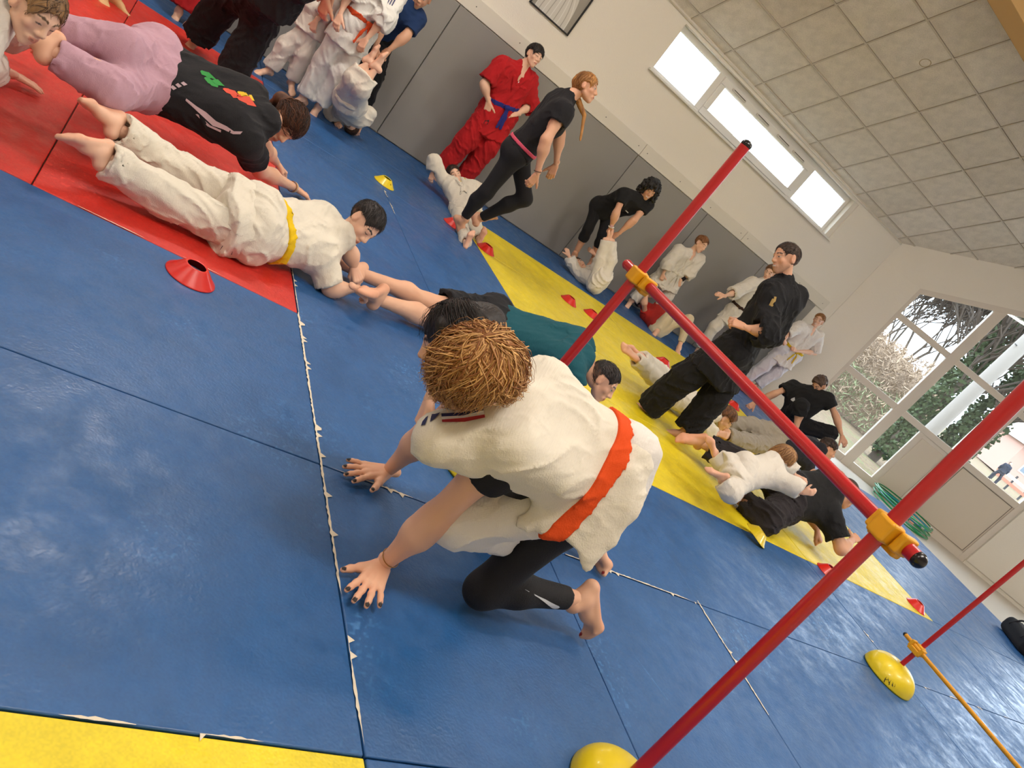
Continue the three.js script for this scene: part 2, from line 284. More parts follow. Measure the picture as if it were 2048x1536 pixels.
function footGeo(A, D, N, side, s, q, skin, nail, bend = 0) {
  const d = nrm(D), n = perp(N, d), t = mul(cross(d, n), side), v = new Vol(q.foot, (q.kh * 0.45) / Math.max(0.7, s)), P = (f, l, u) => mad(mad(mad(A, d, f * s), t, l * s), n, u * s), nails = [];
  v.cone(P(0.005, 0, 0.03), P(0, 0, -0.015), 0.034 * s, 0.034 * s); v.cone(P(-0.012, 0, -0.012), P(-0.036, 0, -0.048), 0.028 * s, 0.027 * s);
  v.cone(P(0.01, 0, -0.012), P(0.075, 0.008, -0.036), 0.032 * s, 0.025 * s); v.cone(P(0.07, 0.008, -0.036), P(0.13, 0.022, -0.06), 0.023 * s, 0.0165 * s); v.cone(P(0.065, 0, -0.04), P(0.118, -0.022, -0.064), 0.021 * s, 0.013 * s);
  v.cone(P(-0.03, -0.004, -0.052), P(0.115, -0.024, -0.064), 0.022 * s, 0.012 * s); v.cone(P(0.125, 0.02, -0.06), P(0.115, -0.02, -0.063), 0.0155 * s, 0.012 * s);
  const c = Math.cos(bend), sn = Math.sin(bend), td = nrm(mad(mul(d, c), n, sn)), tnn = nrm(mad(mul(n, c), d, -sn));
  [[0.134, 0.027, 0.046, 0.0118], [0.136, 0.009, 0.038, 0.0085], [0.132, -0.004, 0.034, 0.0078], [0.126, -0.016, 0.029, 0.0074], [0.116, -0.028, 0.023, 0.0072]].forEach(([f, l, L, r]) => { const a = P(f, l, -0.064), e = mad(a, td, L * s); v.cone(a, e, r * s, r * 0.95 * s); nails.push([mad(mad(e, tnn, r * 0.8 * s), td, -0.001), tnn, r]); });
  const sk = lin(skin), pk = nail ? lin(nail) : [sk[0] * 1.02, sk[1] * 0.92, sk[2] * 0.92];
  return v.build((p) => { for (const [k, u, r] of nails) { const w = sub(p, k); if (len(w) < r * 0.75 * s && dot(w, u) > -0.004 * s) return pk; } const h = dot(sub(p, A), n) / s; return h < -0.06 ? [sk[0] * 1.0, sk[1] * 0.88, sk[2] * 0.84] : sk; });
}
const report = [];
// joints from photo pixels: 'h' stands at a given height; otherwise the bone's length from its parent sets the distance (1 nearer, -1 farther, 0 abreast); 'm' lies halfway in depth
const dep = (p) => dot(sub(p, EYE), FWD), atDepth = (px, py, d) => mad(EYE, ray(px, py), d);
function solve(o, s) {
  const J = {}, j = o.j, low = 0.035 * s;
  const mid = (a, b) => [(a[0] + b[0]) / 2, (a[1] + b[1]) / 2];
  const step = (q, P, L, sg) => {
    if (q[2] === 'h') return atY(q[0], q[1], q[3]);
    if (q[2] === 'd') return atDepth(q[0], q[1], dep(P) - q[3]);
    const g = sg ?? q[2] ?? 0, r = nrm(ray(q[0], q[1])), w = sub(P, EYE), t0 = dot(w, r), m2 = dot(w, w) - t0 * t0, e = L * L - m2, t = t0 - (e > 0 ? g * Math.sqrt(e) : 0), p = mad(EYE, r, t);
    return p[1] < low ? atY(q[0], q[1], low) : p;
  };
  J.pv = atY(...o.pv); J.ms = step([...(o.msp ?? mid(j.sl, j.sr)), o.lean ?? 0], J.pv, 0.47 * s);
  J.il = step(j.il, J.pv, 0.1 * s); J.ir = step(j.ir, J.pv, 0.1 * s); J.sl = step(j.sl, J.ms, 0.175 * s); J.sr = step(j.sr, J.ms, 0.175 * s);
  J.hd = step(j.hd, J.ms, 0.21 * s + 0.03); if (j.nk) J.nk = step(j.nk, J.ms, 0.06 * s);
  for (const c of ['l', 'r']) {
    const m = (a, b, e, L1, L2) => { if (j[e + c][2] === 'm') { J[b + c] = step(j[b + c], J[a + c], L1 + L2); J[e + c] = atDepth(j[e + c][0], j[e + c][1], (dep(J[a + c]) + dep(J[b + c])) / 2); } else { J[e + c] = step(j[e + c], J[a + c], L1); J[b + c] = step(j[b + c], J[e + c], L2); } };
    m('s', 'w', 'e', 0.275 * s, 0.245 * s); m('i', 'a', 'k', 0.41 * s, 0.4 * s);
    if (j['h' + c]) J['h' + c] = step(j['h' + c], J['w' + c], 0.15 * s); J['t' + c] = step(j['t' + c], J['a' + c], 0.16 * s);
  }
  return J;
}
function standing(x, z, yaw, s, w = 0.12) {   // joints of a plainly standing figure, arms hanging
  const f = [Math.sin(yaw), 0, Math.cos(yaw)], l = cross(UP, f), P = (a, y, c) => { const p = mad(mad([x, y * s, z], l, a * s), f, c * s); return [...p, 'w']; };
  return { hd: P(0, 1.6, 0.03), nk: P(0, 1.47, 0), sl: P(0.18, 1.4, 0), sr: P(-0.18, 1.4, 0), el: P(0.25, 1.14, 0), er: P(-0.25, 1.14, 0), wl: P(0.26, 0.91, 0.08), wr: P(-0.26, 0.91, 0.08), il: P(0.1, 0.9, 0), ir: P(-0.1, 0.9, 0), kl: P(w, 0.48, 0.03), kr: P(-w, 0.48, 0.03), al: P(w, 0.08, 0), ar: P(-w, 0.08, 0), tl: P(w + 0.04, 0.02, 0.18), tr: P(-w - 0.04, 0.02, 0.18) };
}
function person(o) {
  const q = QUAL[o.q ?? 'mid'], s = o.s ?? 1, b = o.b ?? 1, F0 = o.wallz ? [0, 0, o.wallz] : o.foot ? atY(o.foot[0], o.foot[1]) : null, fn = o.wallz ? [0, 0, 1] : F0 ? nrm([EYE[0] - F0[0], 0, EYE[2] - F0[2]]) : null;
  const conv = (j) => { const m = j[3] ?? (o.foot ? 'v' : 'h'); return m === 'h' ? atY(j[0], j[1], j[2]) : m === 'w' ? [j[0], j[1], j[2]] : atPlane(j[0], j[1], mad(F0, fn, j[2] ?? 0), fn); };
  const J = o.pv ? solve(o, s) : {}; if (!o.pv) for (const k in o.j) J[k] = conv(o.j[k]);
  const ms = lerp(J.sl, J.sr, 0.5), pv = lerp(J.il, J.ir, 0.5), sp = nrm(sub(ms, pv)), L = nrm(mad(sub(J.sl, J.sr), sp, -dot(sub(J.sl, J.sr), sp))), Fr = cross(L, sp);
  const nk = J.nk ?? mad(ms, sp, 0.035 * s), hs = o.hs ?? s, Fd = screenDir(...o.face), Ud = screenDir(...o.crown), h = frame(J.hd, Fd, Ud, hs);
  const R = (n, v) => report.push(`${o.label.slice(0, 34).padEnd(34)} ${n} ${v.toFixed(2)}`);
  if (o.check) { R('ua', len(sub(J.sl, J.el))); R('ua', len(sub(J.sr, J.er))); R('fa', len(sub(J.el, J.wl))); R('fa', len(sub(J.er, J.wr))); R('th', len(sub(J.il, J.kl))); R('th', len(sub(J.ir, J.kr))); R('sh', len(sub(J.kl, J.al))); R('sh', len(sub(J.kr, J.ar))); R('torso', len(sub(ms, pv))); R('shoulders', len(sub(J.sl, J.sr))); R('hips', len(sub(J.il, J.ir))); R('neck', len(sub(J.hd, ms))); R('headY', J.hd[1]); R('pelvY', pv[1]); }
  // the body: one continuous skin
  const torso = (v, ex, wb = b) => {
    for (const [S, I, d] of [[J.sl, J.il, 1], [J.sr, J.ir, -1]]) {
      const u = mad(lerp(S, ms, 0.36), sp, -0.07 * s), w = lerp(I, pv, 0.3);
      v.cone(u, mad(w, sp, 0.06 * s), (0.084 + 0.01 * wb) * s * wb + ex, 0.083 * s * wb + ex); v.cone(mad(S, sp, -0.02 * s), mad(ms, sp, -0.03 * s), 0.05 * s + ex, 0.058 * s + ex);
      v.cone(mad(w, sp, 0.06 * s), lerp(I, pv, 0.25), 0.083 * s * wb + ex, 0.088 * s * wb + ex);
    }
    if (o.bust) for (const d of [-1, 1]) v.cone(mad(mad(mad(lerp(pv, ms, 0.68), L, d * 0.075 * s), Fr, 0.07 * s), sp, 0), mad(mad(lerp(pv, ms, 0.7), L, d * 0.07 * s), Fr, 0.05 * s), o.bust * s + ex);
    for (const S of [J.sl, J.sr]) v.cone(mad(nk, sp, -0.005 * s), mad(lerp(S, ms, 0.18), sp, -0.005 * s), 0.04 * s + ex * 0.8, 0.046 * s + ex * 0.9);
    v.cone(mad(ms, sp, -0.06 * s), pv, 0.082 * s * wb + ex, 0.085 * s * wb + ex);
    return v;
  };
  const hips = (v, ex) => { v.cone(J.il, J.ir, 0.088 * s * b + ex); v.cone(mad(pv, sp, 0.03), mad(pv, Fr, -0.03 * s), 0.085 * s * b + ex); for (const I of [J.il, J.ir]) v.cone(mad(lerp(I, pv, 0.25), Fr, -0.045 * s), mad(I, Fr, -0.01), (0.085 * b) * s + ex); return v; };
  const body = torso(new Vol(q.body, 55 / s), 0); hips(body, 0);
  body.cone(mad(ms, sp, -0.02 * s), nk, 0.06 * s, 0.05 * s); body.cone(nk, h.at(0, -0.035, -0.022), 0.046 * s * (o.neck ?? 1), 0.046 * hs * (o.neck ?? 1));
  const ab = o.arm ?? 1, lb = o.leg ?? 1;
  const handsAt = {};
  for (const [S, E, W, sd, c] of [[J.sl, J.el, J.wl, 1, 'l'], [J.sr, J.er, J.wr, -1, 'r']]) {
    body.cone(S, E, 0.046 * s * ab, 0.036 * s * ab); body.cone(E, lerp(E, W, 0.3), 0.036 * s * ab, 0.037 * s * ab); body.cone(lerp(E, W, 0.3), W, 0.037 * s * ab, 0.0235 * s);
    handsAt[c] = [W, J['h' + c] ? nrm(sub(J['h' + c], W)) : nrm(sub(W, E)), o['n' + c] ? screenDir(...o['n' + c]) : screenDir(0, 0, 1), sd];
  }
  for (const [I, K, A, T] of [[J.il, J.kl, J.al, J.tl], [J.ir, J.kr, J.ar, J.tr]]) {
    const td = nrm(sub(T, A)), back = perp(mul(td, -1), nrm(sub(A, K)));
    body.cone(I, K, 0.08 * s * lb, 0.05 * s * lb); body.cone(K, mad(lerp(K, A, 0.32), back, 0.014 * s), 0.047 * s * lb, 0.05 * s * lb); body.cone(mad(lerp(K, A, 0.32), back, 0.014 * s), A, 0.049 * s * lb, 0.031 * s);
  }
  const sk = lin(o.skin), base = [pv[0], Math.min(J.al[1], J.ar[1], pv[1]) < 0.4 ? 0 : 0, pv[2]];
  const geos = [body.build((p) => { const n = 0.05 * noise(p[0] * 14, p[1] * 14, p[2] * 14); return [sk[0] * (1 + n * 0.4), sk[1] * (1 + n), sk[2] * (1 + n)]; }), headGeo(h, q, o.skin, o.hair)];
  for (const c of ['l', 'r']) if (o['hand' + c] !== false) { const [W, D, N, sd] = handsAt[c]; geos.push(handGeo(W, D, N, sd, o['p' + c] ?? 'relaxed', (o.hand ?? s), q, o.skin, o.nail)); }
  for (const [K, A, T, sd, c] of [[J.kl, J.al, J.tl, 1, 'l'], [J.kr, J.ar, J.tr, -1, 'r']]) geos.push(footGeo(A, sub(T, A), o['fn' + c] ? screenDir(...o['fn' + c]) : sub(K, A), sd, o.ft ?? s, q, o.skin, o.toenail, o['bend' + c] ?? 0));
  const g = thing('person', o.label, 'person', base, o.group), at0 = (G) => { G.translate(-base[0], -base[1], -base[2]); return G; };
  part(g, 'body', at0(mergeGeometries(geos)), skinMat);
  const ctx = { o, q, s, b, J, ms, pv, sp, L, Fr, nk, h, g, at0, torso, hips, base };
  if (o.hair.type !== 'none') part(g, 'hair', at0(hairGeo(h, q, o.hair)), hairMat);
  if (o.hair.type !== 'none' && !o.hair.curl && o.locks !== false) {   // loose locks over the hair mass, kept behind the hairline
    const H = o.hair, P = (l) => h.at(l[0], l[1], l[2]), n = o.q === 'far' ? 420 : 1100, lift = (H.vol ?? 0.012) * 0.8 + 0.002, lite = (c, k) => '#' + new THREE.Color(c).lerp(new THREE.Color('#ffffff'), k).getHexString(THREE.SRGBColorSpace), tiny = (H.vol ?? 0.012) < 0.007;
    if (!(tiny && (H.vol ?? 1) < 0.004)) locks(ctx, n, { seg: 4, color: H.color, color2: lite(H.color2 ?? H.color, 0.05), whorl: [0.1, 0.75, -0.6], lift, len: tiny ? [0.015, 0.03] : H.bones ? [0.05, 0.1] : [0.025, 0.06], w: o.q === 'far' ? [0.0016, 0.003] : [0.0011, 0.0022], swirl: 0.8, flick: tiny ? 0.03 : 0.09, pull: H.bones ? [0, -0.2, -1] : [0, 0.05, 0.6], pullW: H.bones ? 1.2 : 0.5, keep: (l) => { const p = P(l), e = H.edge(...surfPt(ctx, p, lift)); return e < -0.005; }, stop: (l, p) => H.edge(...p) > -0.001 });
  }
  if (o.legs) ctx.legs = trousers(ctx, o.legs);
  if (o.top) ctx.top = topWear(ctx, o.top);
  if (o.extra) o.extra(ctx);
  return ctx;
}
function limb(v, chain, t, radii, hollow, k) {   // a sleeve or trouser leg along chain up to parameter t, open at its end
  const [A, B, C] = chain, end = t <= 1 ? lerp(A, B, t) : lerp(B, C, t - 1), [r0, r1, r2] = radii, dir = nrm(t <= 1 ? sub(B, A) : sub(C, B));
  const re = t <= 1 ? r0 + (r1 - r0) * t : r1 + (r2 - r1) * (t - 1);
  if (t <= 1) v.cone(A, end, r0, re, { cutB: true }); else { v.cone(A, B, r0, r1); v.cone(B, end, r1, re, { cutB: true }); }
  if (hollow) v.cut(Vol.cone(mad(end, dir, 0.02), mad(end, dir, -0.045), re - hollow, re - hollow));
  return { end, dir, re };
}
function trousers(x, w) {
  const { o, J, s, b, q, g, at0, hips, pv, sp, ms } = x, ex = w.ex ?? 0.022, v = new Vol(w.cell ?? q.cloth, 60 / s), r = w.r ?? [0.108, 0.084, 0.082], t = w.t ?? 1.85;
  hips(v, ex); v.cone(pv, mad(pv, sp, (w.rise ?? 0.07) * s), 0.085 * s * b + ex, 0.08 * s * b + ex);
  const wi = mad(pv, sp, 0.05 * s); v.cone(lerp(J.il, wi, 0.5), lerp(J.ir, wi, 0.5), 0.08 * s * b + ex);
  const rs = r.map((k) => k * s), hol = w.tight ? 0 : Math.max(0.014, 1.9 * v.c);
  if (w.tight) for (const [I, K, A, T] of [[J.il, J.kl, J.al, J.tl], [J.ir, J.kr, J.ar, J.tr]]) {
    const lb = o.leg ?? 1, back = perp(mul(nrm(sub(T, A)), -1), nrm(sub(A, K))), m = mad(lerp(K, A, 0.32), back, 0.014 * s), e = lerp(m, A, (t - 1 - 0.32) / 0.68);
    v.cone(I, K, 0.08 * s * lb + ex, 0.05 * s * lb + ex); v.cone(K, m, 0.048 * s * lb + ex, 0.05 * s * lb + ex); v.cone(m, e, 0.05 * s * lb + ex, (0.049 * lb + (0.031 - 0.049 * lb) * (t - 1.32) / 0.68) * s + ex, { cutB: true });
  } else { x.cuffL = limb(v, [J.il, J.kl, J.al], w.tl ?? t, rs, hol); x.cuffR = limb(v, [J.ir, J.kr, J.ar], w.tr ?? t, rs, hol); }
  v.disp = w.tight ? null : folds((w.fold ?? 0.01) * s * 1.5, w.dir ?? add(nrm(sub(J.kl, J.il)), mul(x.L, 0.8)), w.freq ?? 17, s * 17 + J.kl[0] * 3);
  if (w.pattern) { const p0 = w.pattern; v.disp = (X, Y, Z) => -0.0025 * Math.max(0, Math.sin((X + Y * 0.6) * 150) * Math.sin((Z - Y * 0.8 + X * 0.3) * 150)); }
  part(g, w.name ?? 'trousers', at0(v.build()), cloth(w.c, w.rough)); return v;
}
function topWear(x, w) {
  const { o, J, s, b, q, g, at0, torso, pv, sp, ms, L, Fr, nk } = x, ex = w.ex ?? 0.018, v = torso(new Vol(w.cell ?? q.cloth, 55 / s), ex), gi = w.gi;
  const r = w.r ?? (gi ? [0.07, 0.084, 0.09] : [0.062, 0.07, 0.05]), rs = r.map((k) => k * s), t = w.t ?? (gi ? 1.2 : 0.6);
  const a = limb(v, [J.sl, J.el, J.wl], w.tl ?? t, rs, w.tight ? 0 : Math.max(0.012, 1.9 * v.c)), c = limb(v, [J.sr, J.er, J.wr], w.tr ?? t, rs, w.tight ? 0 : Math.max(0.012, 1.9 * v.c)); x.sleeveL = a; x.sleeveR = c;
  const hem = (w.hem ?? (gi ? 0.2 : 0.02)) * s, fl = w.flare ?? (gi ? 0.03 : 0);
  for (const [I, K] of [[J.il, J.kl], [J.ir, J.kr]]) { const d = nrm(mad(nrm(sub(K, I)), sp, -(w.hang ?? 0.8))); v.cone(mad(lerp(I, pv, 0.3), sp, 0.07 * s), mad(lerp(I, pv, 0.18), d, hem), 0.088 * s * b + ex, (0.1 * b + fl) * s + ex, { cutB: true }); }
  { const d = nrm(mad(nrm(sub(lerp(J.kl, J.kr, 0.5), pv)), sp, -(w.hang ?? 0.8))); v.cone(mad(pv, sp, 0.07 * s), mad(pv, d, hem), 0.088 * s * b + ex, (0.095 * b + fl * 0.7) * s + ex, { cutB: true }); }
  v.cone(mad(ms, sp, -0.02 * s), mad(nk, sp, (w.collar ?? -0.01) * s), 0.07 * s + ex * 0.6, 0.056 * s + ex * 0.4);
  v.disp = folds((w.fold ?? (gi ? 0.011 : 0.006)) * s * 1.5, w.dir ?? add(mul(sp, 0.8), add(mul(L, 0.6), mul(Fr, 0.3))), w.freq ?? (gi ? 16 : 13), J.sl[0] * 5 + s);
  if (gi && w.vneck !== false) v.cut(Vol.cone(mad(mad(nk, Fr, 0.075 * s), sp, 0.02 * s), mad(lerp(pv, ms, 0.7), Fr, 0.118 * s + ex), 0.05 * s, 0.006 * s));
  for (const rg of w.ridges ? w.ridges(x) : []) v.cone(rg[0], rg[1], rg[2], rg[3] ?? rg[2], rg[4] ? { fl: [screenDir(0, 0, 1), rg[4]] } : {});
  part(g, w.name ?? (gi ? 'jacket' : 't_shirt'), at0(v.build()), cloth(w.c, w.rough));
  if (gi && w.lapel !== false) {   // the crossed lapel band
    const lv = new Vol(q.cloth * 0.8, 140), hv = [];
    for (const d of [1, -1]) {
      const pts = [mad(mad(nk, Fr, -0.055 * s), sp, 0.012 * s), mad(mad(nk, L, d * 0.058 * s), sp, 0.012 * s)];
      for (const [u, l] of [[0.9, 0.05], [0.7, 0.025], [0.5, -0.01], [0.3, -0.05]]) pts.push(mad(v.onto(mad(lerp(pv, ms, u), L, d * l * s), Fr, 0.3), Fr, d > 0 ? 0.003 : 0.0));
      for (let i = 0; i + 1 < pts.length; i++) lv.cone(pts[i], pts[i + 1], 0.02 * s, 0.02 * s, { fl: [Fr, 2.2] });
    }
    part(g, 'lapel', at0(lv.build()), cloth(w.lc ?? w.c, w.rough));
  }
  if (w.belt) {
    const wc = mad(pv, sp, (w.beltUp ?? 0.1) * s), n = w.beltN ? nrm(w.beltN) : sp, hw = (w.beltW ?? 0.02), bv = torso(new Vol(q.cloth * 0.7, 55 / s), ex + (w.beltEx ?? 0.012)); for (const rg of w.ridges ? w.ridges(x) : []) bv.cone(rg[0], rg[1], rg[2] + 0.012, (rg[3] ?? rg[2]) + 0.012, rg[4] ? { fl: [screenDir(0, 0, 1), rg[4]] } : {});
    bv.clips.push((X, Y, Z) => Math.abs((X - wc[0]) * n[0] + (Y - wc[1]) * n[1] + (Z - wc[2]) * n[2]) - hw); bv.disp = (X, Y, Z) => 0.8 * v.disp(X, Y, Z);
    const B = part(g, 'belt', at0(bv.build()), cloth(w.belt));
    if (w.knot !== false) {
      const k = mad(v.onto(wc, Fr, 0.35), Fr, 0.016), kv = new Vol(q.cloth * 0.65, 160); kv.cone(mad(k, L, -0.022 * s), mad(k, L, 0.022 * s), 0.02 * s, 0.02 * s, { fl: [Fr, 1.3] });
      for (const d of [-1, 1]) { const dn = nrm(mad(mad(mul(sp, -1), L, d * (w.spread ?? 0.4)), Fr, 0.1)); let p = k, e = mad(k, dn, 0.12 * s); kv.cone(p, e, 0.017 * s, 0.017 * s, { fl: [Fr, 2.8], cutB: true }); e = mad(k, nrm(mad(dn, UP, -0.4)), 0.23 * s); kv.cone(mad(k, dn, 0.1 * s), e, 0.017 * s, 0.018 * s, { fl: [Fr, 2.8], cutB: true }); }
      part(g, 'belt_knot', at0(kv.build()), cloth(w.belt));
    }
  }
  return v;
}
// flat prints, badges and stripes that follow the cloth: strips between two edge lines given across a centre
function decal(x, vol, C, U, Vv, dir, quads, color, name, rough = 0.7) {   // quads: lists of [u, v] outline pairs [[u0,v0],[u1,v1]] along a strip
  const pos = [], idx = [], nor = [];
  for (const strip of quads) {
    const st = pos.length / 3, n = strip.length, M = 3;
    strip.forEach(([a, c]) => { for (let i = 0; i <= M; i++) { const u = a[0] + (c[0] - a[0]) * i / M, w = a[1] + (c[1] - a[1]) * i / M, p = mad(vol.onto(mad(mad(C, U, u), Vv, w), dir, 0.25), dir, 0.0022); pos.push(...sub(p, x.base)); nor.push(...dir); } });
    for (let j = 0; j + 1 < n; j++) for (let i = 0; i < M; i++) { const A = st + j * (M + 1) + i, Bq = A + M + 1; idx.push(A, A + 1, Bq, A + 1, Bq + 1, Bq); }
  }
  const G = new THREE.BufferGeometry(); G.setAttribute('position', new THREE.Float32BufferAttribute(pos, 3)); G.setAttribute('normal', new THREE.Float32BufferAttribute(nor, 3)); G.setIndex(idx); G.computeVertexNormals();
  return part(x.g, name, G, std(color, rough, { side: THREE.DoubleSide }));
}
const surfPt = ({ h }, p, lift) => { const d = nrm(sub(p, h.C)), l = [dot(d, h.l), dot(d, h.u), dot(d, h.f)], r = 1 / Math.hypot(l[0] / (0.071 + lift), l[1] / (0.08 + lift), l[2] / (0.089 + lift)); return mad(h.at(0, 0.03, -0.014), d, r * h.s); };
// many fine locks of hair flowing over the head from a whorl
function locks(x, n, o) {
  const { h, g, base } = x, pos = [], nor = [], col = [], idx = [], c0 = lin(o.color), c1 = lin(o.color2), wh = h.dir(...o.whorl), R = [0.071 + o.lift, 0.08 + o.lift, 0.089 + o.lift];
  const surf = (d, k) => { const l = [dot(d, h.l), dot(d, h.u), dot(d, h.f)], r = 1 / Math.hypot(l[0] / R[0], l[1] / R[1], l[2] / R[2]); return mad(h.at(0, 0.03, -0.014), d, r * k * h.s); };
  for (let m = 0; m < n; m++) {
    let d = nrm([rr(-1, 1), rr(-1, 1), rr(-1, 1)]); const lo = h.loc(mad(h.C, d, 0.1 * h.s));
    if (!o.keep(lo)) continue;
    let seg = o.seg ?? 7; const S0 = seg, L = rr(o.len[0], o.len[1]), w = rr(o.w[0], o.w[1]) * h.s, t = clamp(rr(-0.25, 1.1) + 0.3 * noise(d[0] * 6, d[1] * 6, d[2] * 6), 0, 1), cc = lerp(c0, c1, t), sw = rr(-0.2, 0.2) + (o.swirl ?? 0.9) * noise(d[0] * 3.2 + 9, d[1] * 3.2, d[2] * 3.2) + 0.5 * noise(d[0] * 9, d[1] * 9 + 4, d[2] * 9), st = pos.length / 3, up0 = rr(0.98, 1.05), wv = rr(0, 6), ph = rr(0.6, 1.4);
    let pts = [];
    for (let k = 0; k <= seg; k++) {
      if (o.stop && k > 1 && o.stop(h.loc(surf(d, 1)), surf(d, 1))) { seg = k - 1; break; }
      pts.push([surf(d, up0 + (k / S0) ** 1.5 * rr(0.0, o.flick) + (o.wave ?? 0) * Math.sin(wv + k * ph)), d]);
      let tan = nrm(mad(mul(wh, -1), d, dot(wh, d))); const side = cross(d, tan); tan = nrm(mad(mad(tan, side, sw + 0.5 * Math.sin(k * ph + wv)), o.pull ? h.dir(...o.pull) : [0, 0, 0], o.pullW ?? 0)); tan = perp(tan, d);
      d = nrm(mad(d, tan, L / S0 / 0.09));
    }
    for (let k = 0; k <= seg; k++) {
      const p = pts[k][0], tg = nrm(sub(pts[Math.min(seg, k + 1)][0], pts[Math.max(0, k - 1)][0])), nn = pts[k][1], sd = nrm(cross(tg, nn)), ww = w * (1 - 0.85 * (k / seg) ** 2) + 0.0002;
      for (let a = 0; a < 3; a++) { const an = a * 2.094 + 0.5, v = add(mul(sd, Math.cos(an)), mul(nn, Math.sin(an) * 0.6)); pos.push(...sub(mad(p, v, ww), base)); nor.push(...nrm(v)); col.push(...mul(cc, 1)); }
      if (k < seg) for (let a = 0; a < 3; a++) { const A = st + k * 3 + a, B = st + k * 3 + (a + 1) % 3; idx.push(A, A + 3, B, B, A + 3, B + 3); }
    }
  }
  const G = new THREE.BufferGeometry(); G.setAttribute('position', new THREE.Float32BufferAttribute(pos, 3)); G.setAttribute('normal', new THREE.Float32BufferAttribute(nor, 3)); G.setAttribute('color', new THREE.Float32BufferAttribute(col, 3)); G.setIndex(idx);
  if (!idx.length) return null; const M = part(g, 'hair_locks', G, hairMat); M.userData.kind = 'stuff'; return M;
}
// ---------------------------------------------------------------- the hall
const WZ = -8.08, CY = 2.91, PITCH = 38 * Math.PI / 180, CX = 9.5, ANG = 51.8 * Math.PI / 180;   // back wall, eaves height, roof pitch, corner, turn of the glazed wall
const SD = [Math.sin(ANG), 0, Math.cos(ANG)], SN = [-Math.cos(ANG), 0, Math.sin(ANG)];           // along the glazed wall, and out of it into the room
const RIDGE = -3.0;
const ceilY = (z) => CY + Math.tan(PITCH) * (z < RIDGE ? z - WZ : 2 * RIDGE - z - WZ);
// materials of the shell
const speck = noiseTex(256, (u, v) => { const a = 0.5 + 0.3 * tn(u, v, 128, 1) + 0.2 * tn(u, v, 64, 2); return [a, a, a]; });
const plaster = (hex) => { const base = lin(hex); return new THREE.MeshStandardMaterial({ roughness: 0.92, bumpMap: rep(speck, 1.6), bumpScale: 0.0016, color: hex }); };
const wallPaint = plaster('#eae4d8'), white = std('#e6e4de', 0.42), whiteBoard = std('#ded8ca', 0.6);
function wallUv(g, s = 1) { const p = g.attributes.position, n = g.attributes.normal, u = []; for (let i = 0; i < p.count; i++) { const ax = Math.abs(n.getX(i)), ay = Math.abs(n.getY(i)), az = Math.abs(n.getZ(i)); if (ay > ax && ay > az) u.push(p.getX(i) * s, p.getZ(i) * s); else if (az >= ax) u.push(p.getX(i) * s, p.getY(i) * s); else u.push(p.getZ(i) * s, p.getY(i) * s); } g.setAttribute('uv', new THREE.Float32BufferAttribute(u, 2)); return g; }
function slab(outline, holes, depth) { const s = new THREE.Shape(outline.map((p) => new THREE.Vector2(...p))); for (const h of holes) s.holes.push(new THREE.Path(h.map((p) => new THREE.Vector2(...p)))); const g = new THREE.ExtrudeGeometry(s, { depth, bevelEnabled: false }); return wallUv(g); }

// floor: pale screed with judo mats laid on it
const floor = struct('floor');
const inRoom = [[-6.3, WZ], [CX + 0.05, WZ], [16.05, -2.93], [16.05, 2.7], [-6.3, 2.7]];
const scr = new THREE.ExtrudeGeometry(new THREE.Shape(inRoom.map(([x, z]) => new THREE.Vector2(x, -z))), { depth: 0.1, bevelEnabled: false }); scr.rotateX(-Math.PI / 2); scr.translate(0, -0.145, 0);
part(floor, 'screed', wallUv(scr), std('#cfc7ba', 0.35, { bumpMap: rep(speck, 0.6), bumpScale: 0.0008 }));
const vinylBump = noiseTex(512, (u, v) => { const a = 0.5 + 0.22 * tn(u, v, 256, 4) + 0.16 * tn(u, v, 16, 5) + 0.2 * tn(u, v, 128, 6); return [a, a, a]; });
const vinylRough = noiseTex(512, (u, v) => { const a = 0.49 + 0.08 * tn(u, v, 8, 7) + 0.1 * tn(u, v, 32, 8) + 0.06 * tn(u, v, 128, 9); return [a, a, a]; });
function vinylMap(hex, sd) {   // dyed vinyl with faint chalky scuffs
  const c = new THREE.Color(hex).getRGB({}, THREE.SRGBColorSpace);
  return noiseTex(1024, (u, v) => {
    const n = 0.035 * tn(u, v, 512, sd) + 0.03 * tn(u, v, 16, sd + 1) + 0.025 * tn(u, v, 64, sd + 2), s1 = Math.max(0, tn(u, v, 8, sd + 3) - 0.35) * Math.max(0, tn((u * 3 + v) % 1, (v * 3) % 1, 64, sd + 4) - 0.3) * 0.35;
    const tt = (v * 0.93 + u * 0.37), uu = (u * 0.93 - v * 0.37), h1 = Math.floor(uu * 40), h2 = Math.floor(tt * 11 + hsh(h1, sd, 3) * 5), on = hsh(h1, h2, sd) > 0.985 && Math.abs((uu * 40) % 1 - 0.5) < 0.03 + 0.03 * hsh(h2, h1, 4) ? 1 : 0, sc = on * 0.14 * (0.5 + 0.5 * tn(u, v, 256, sd + 6));
    return [c.r * (1 + n) + s1 + sc, c.g * (1 + n) + s1 + sc, c.b * (1 + n) + s1 + sc];
  }, true);
}
const matMats = {};
for (const [k, hex, sd] of [['blue', '#1f568f', 11], ['red', '#cb2a1e', 31], ['yellow', '#e4cd14', 51]]) {
  const m = vinylMap(hex, sd);
  matMats[k] = [0, 1, 2].map((i) => { const t = m.clone(); t.repeat.set(0.5, 0.5); t.offset.set(i * 0.37, i * 0.21); t.needsUpdate = true; return phys('#ffffff', 1.0, { map: t, roughnessMap: rep(vinylRough, 0.7), bumpMap: rep(vinylBump, 1.0), bumpScale: 0.0009, specularIntensity: 1, ior: 1.62 }); });
}
let matNo = 0;
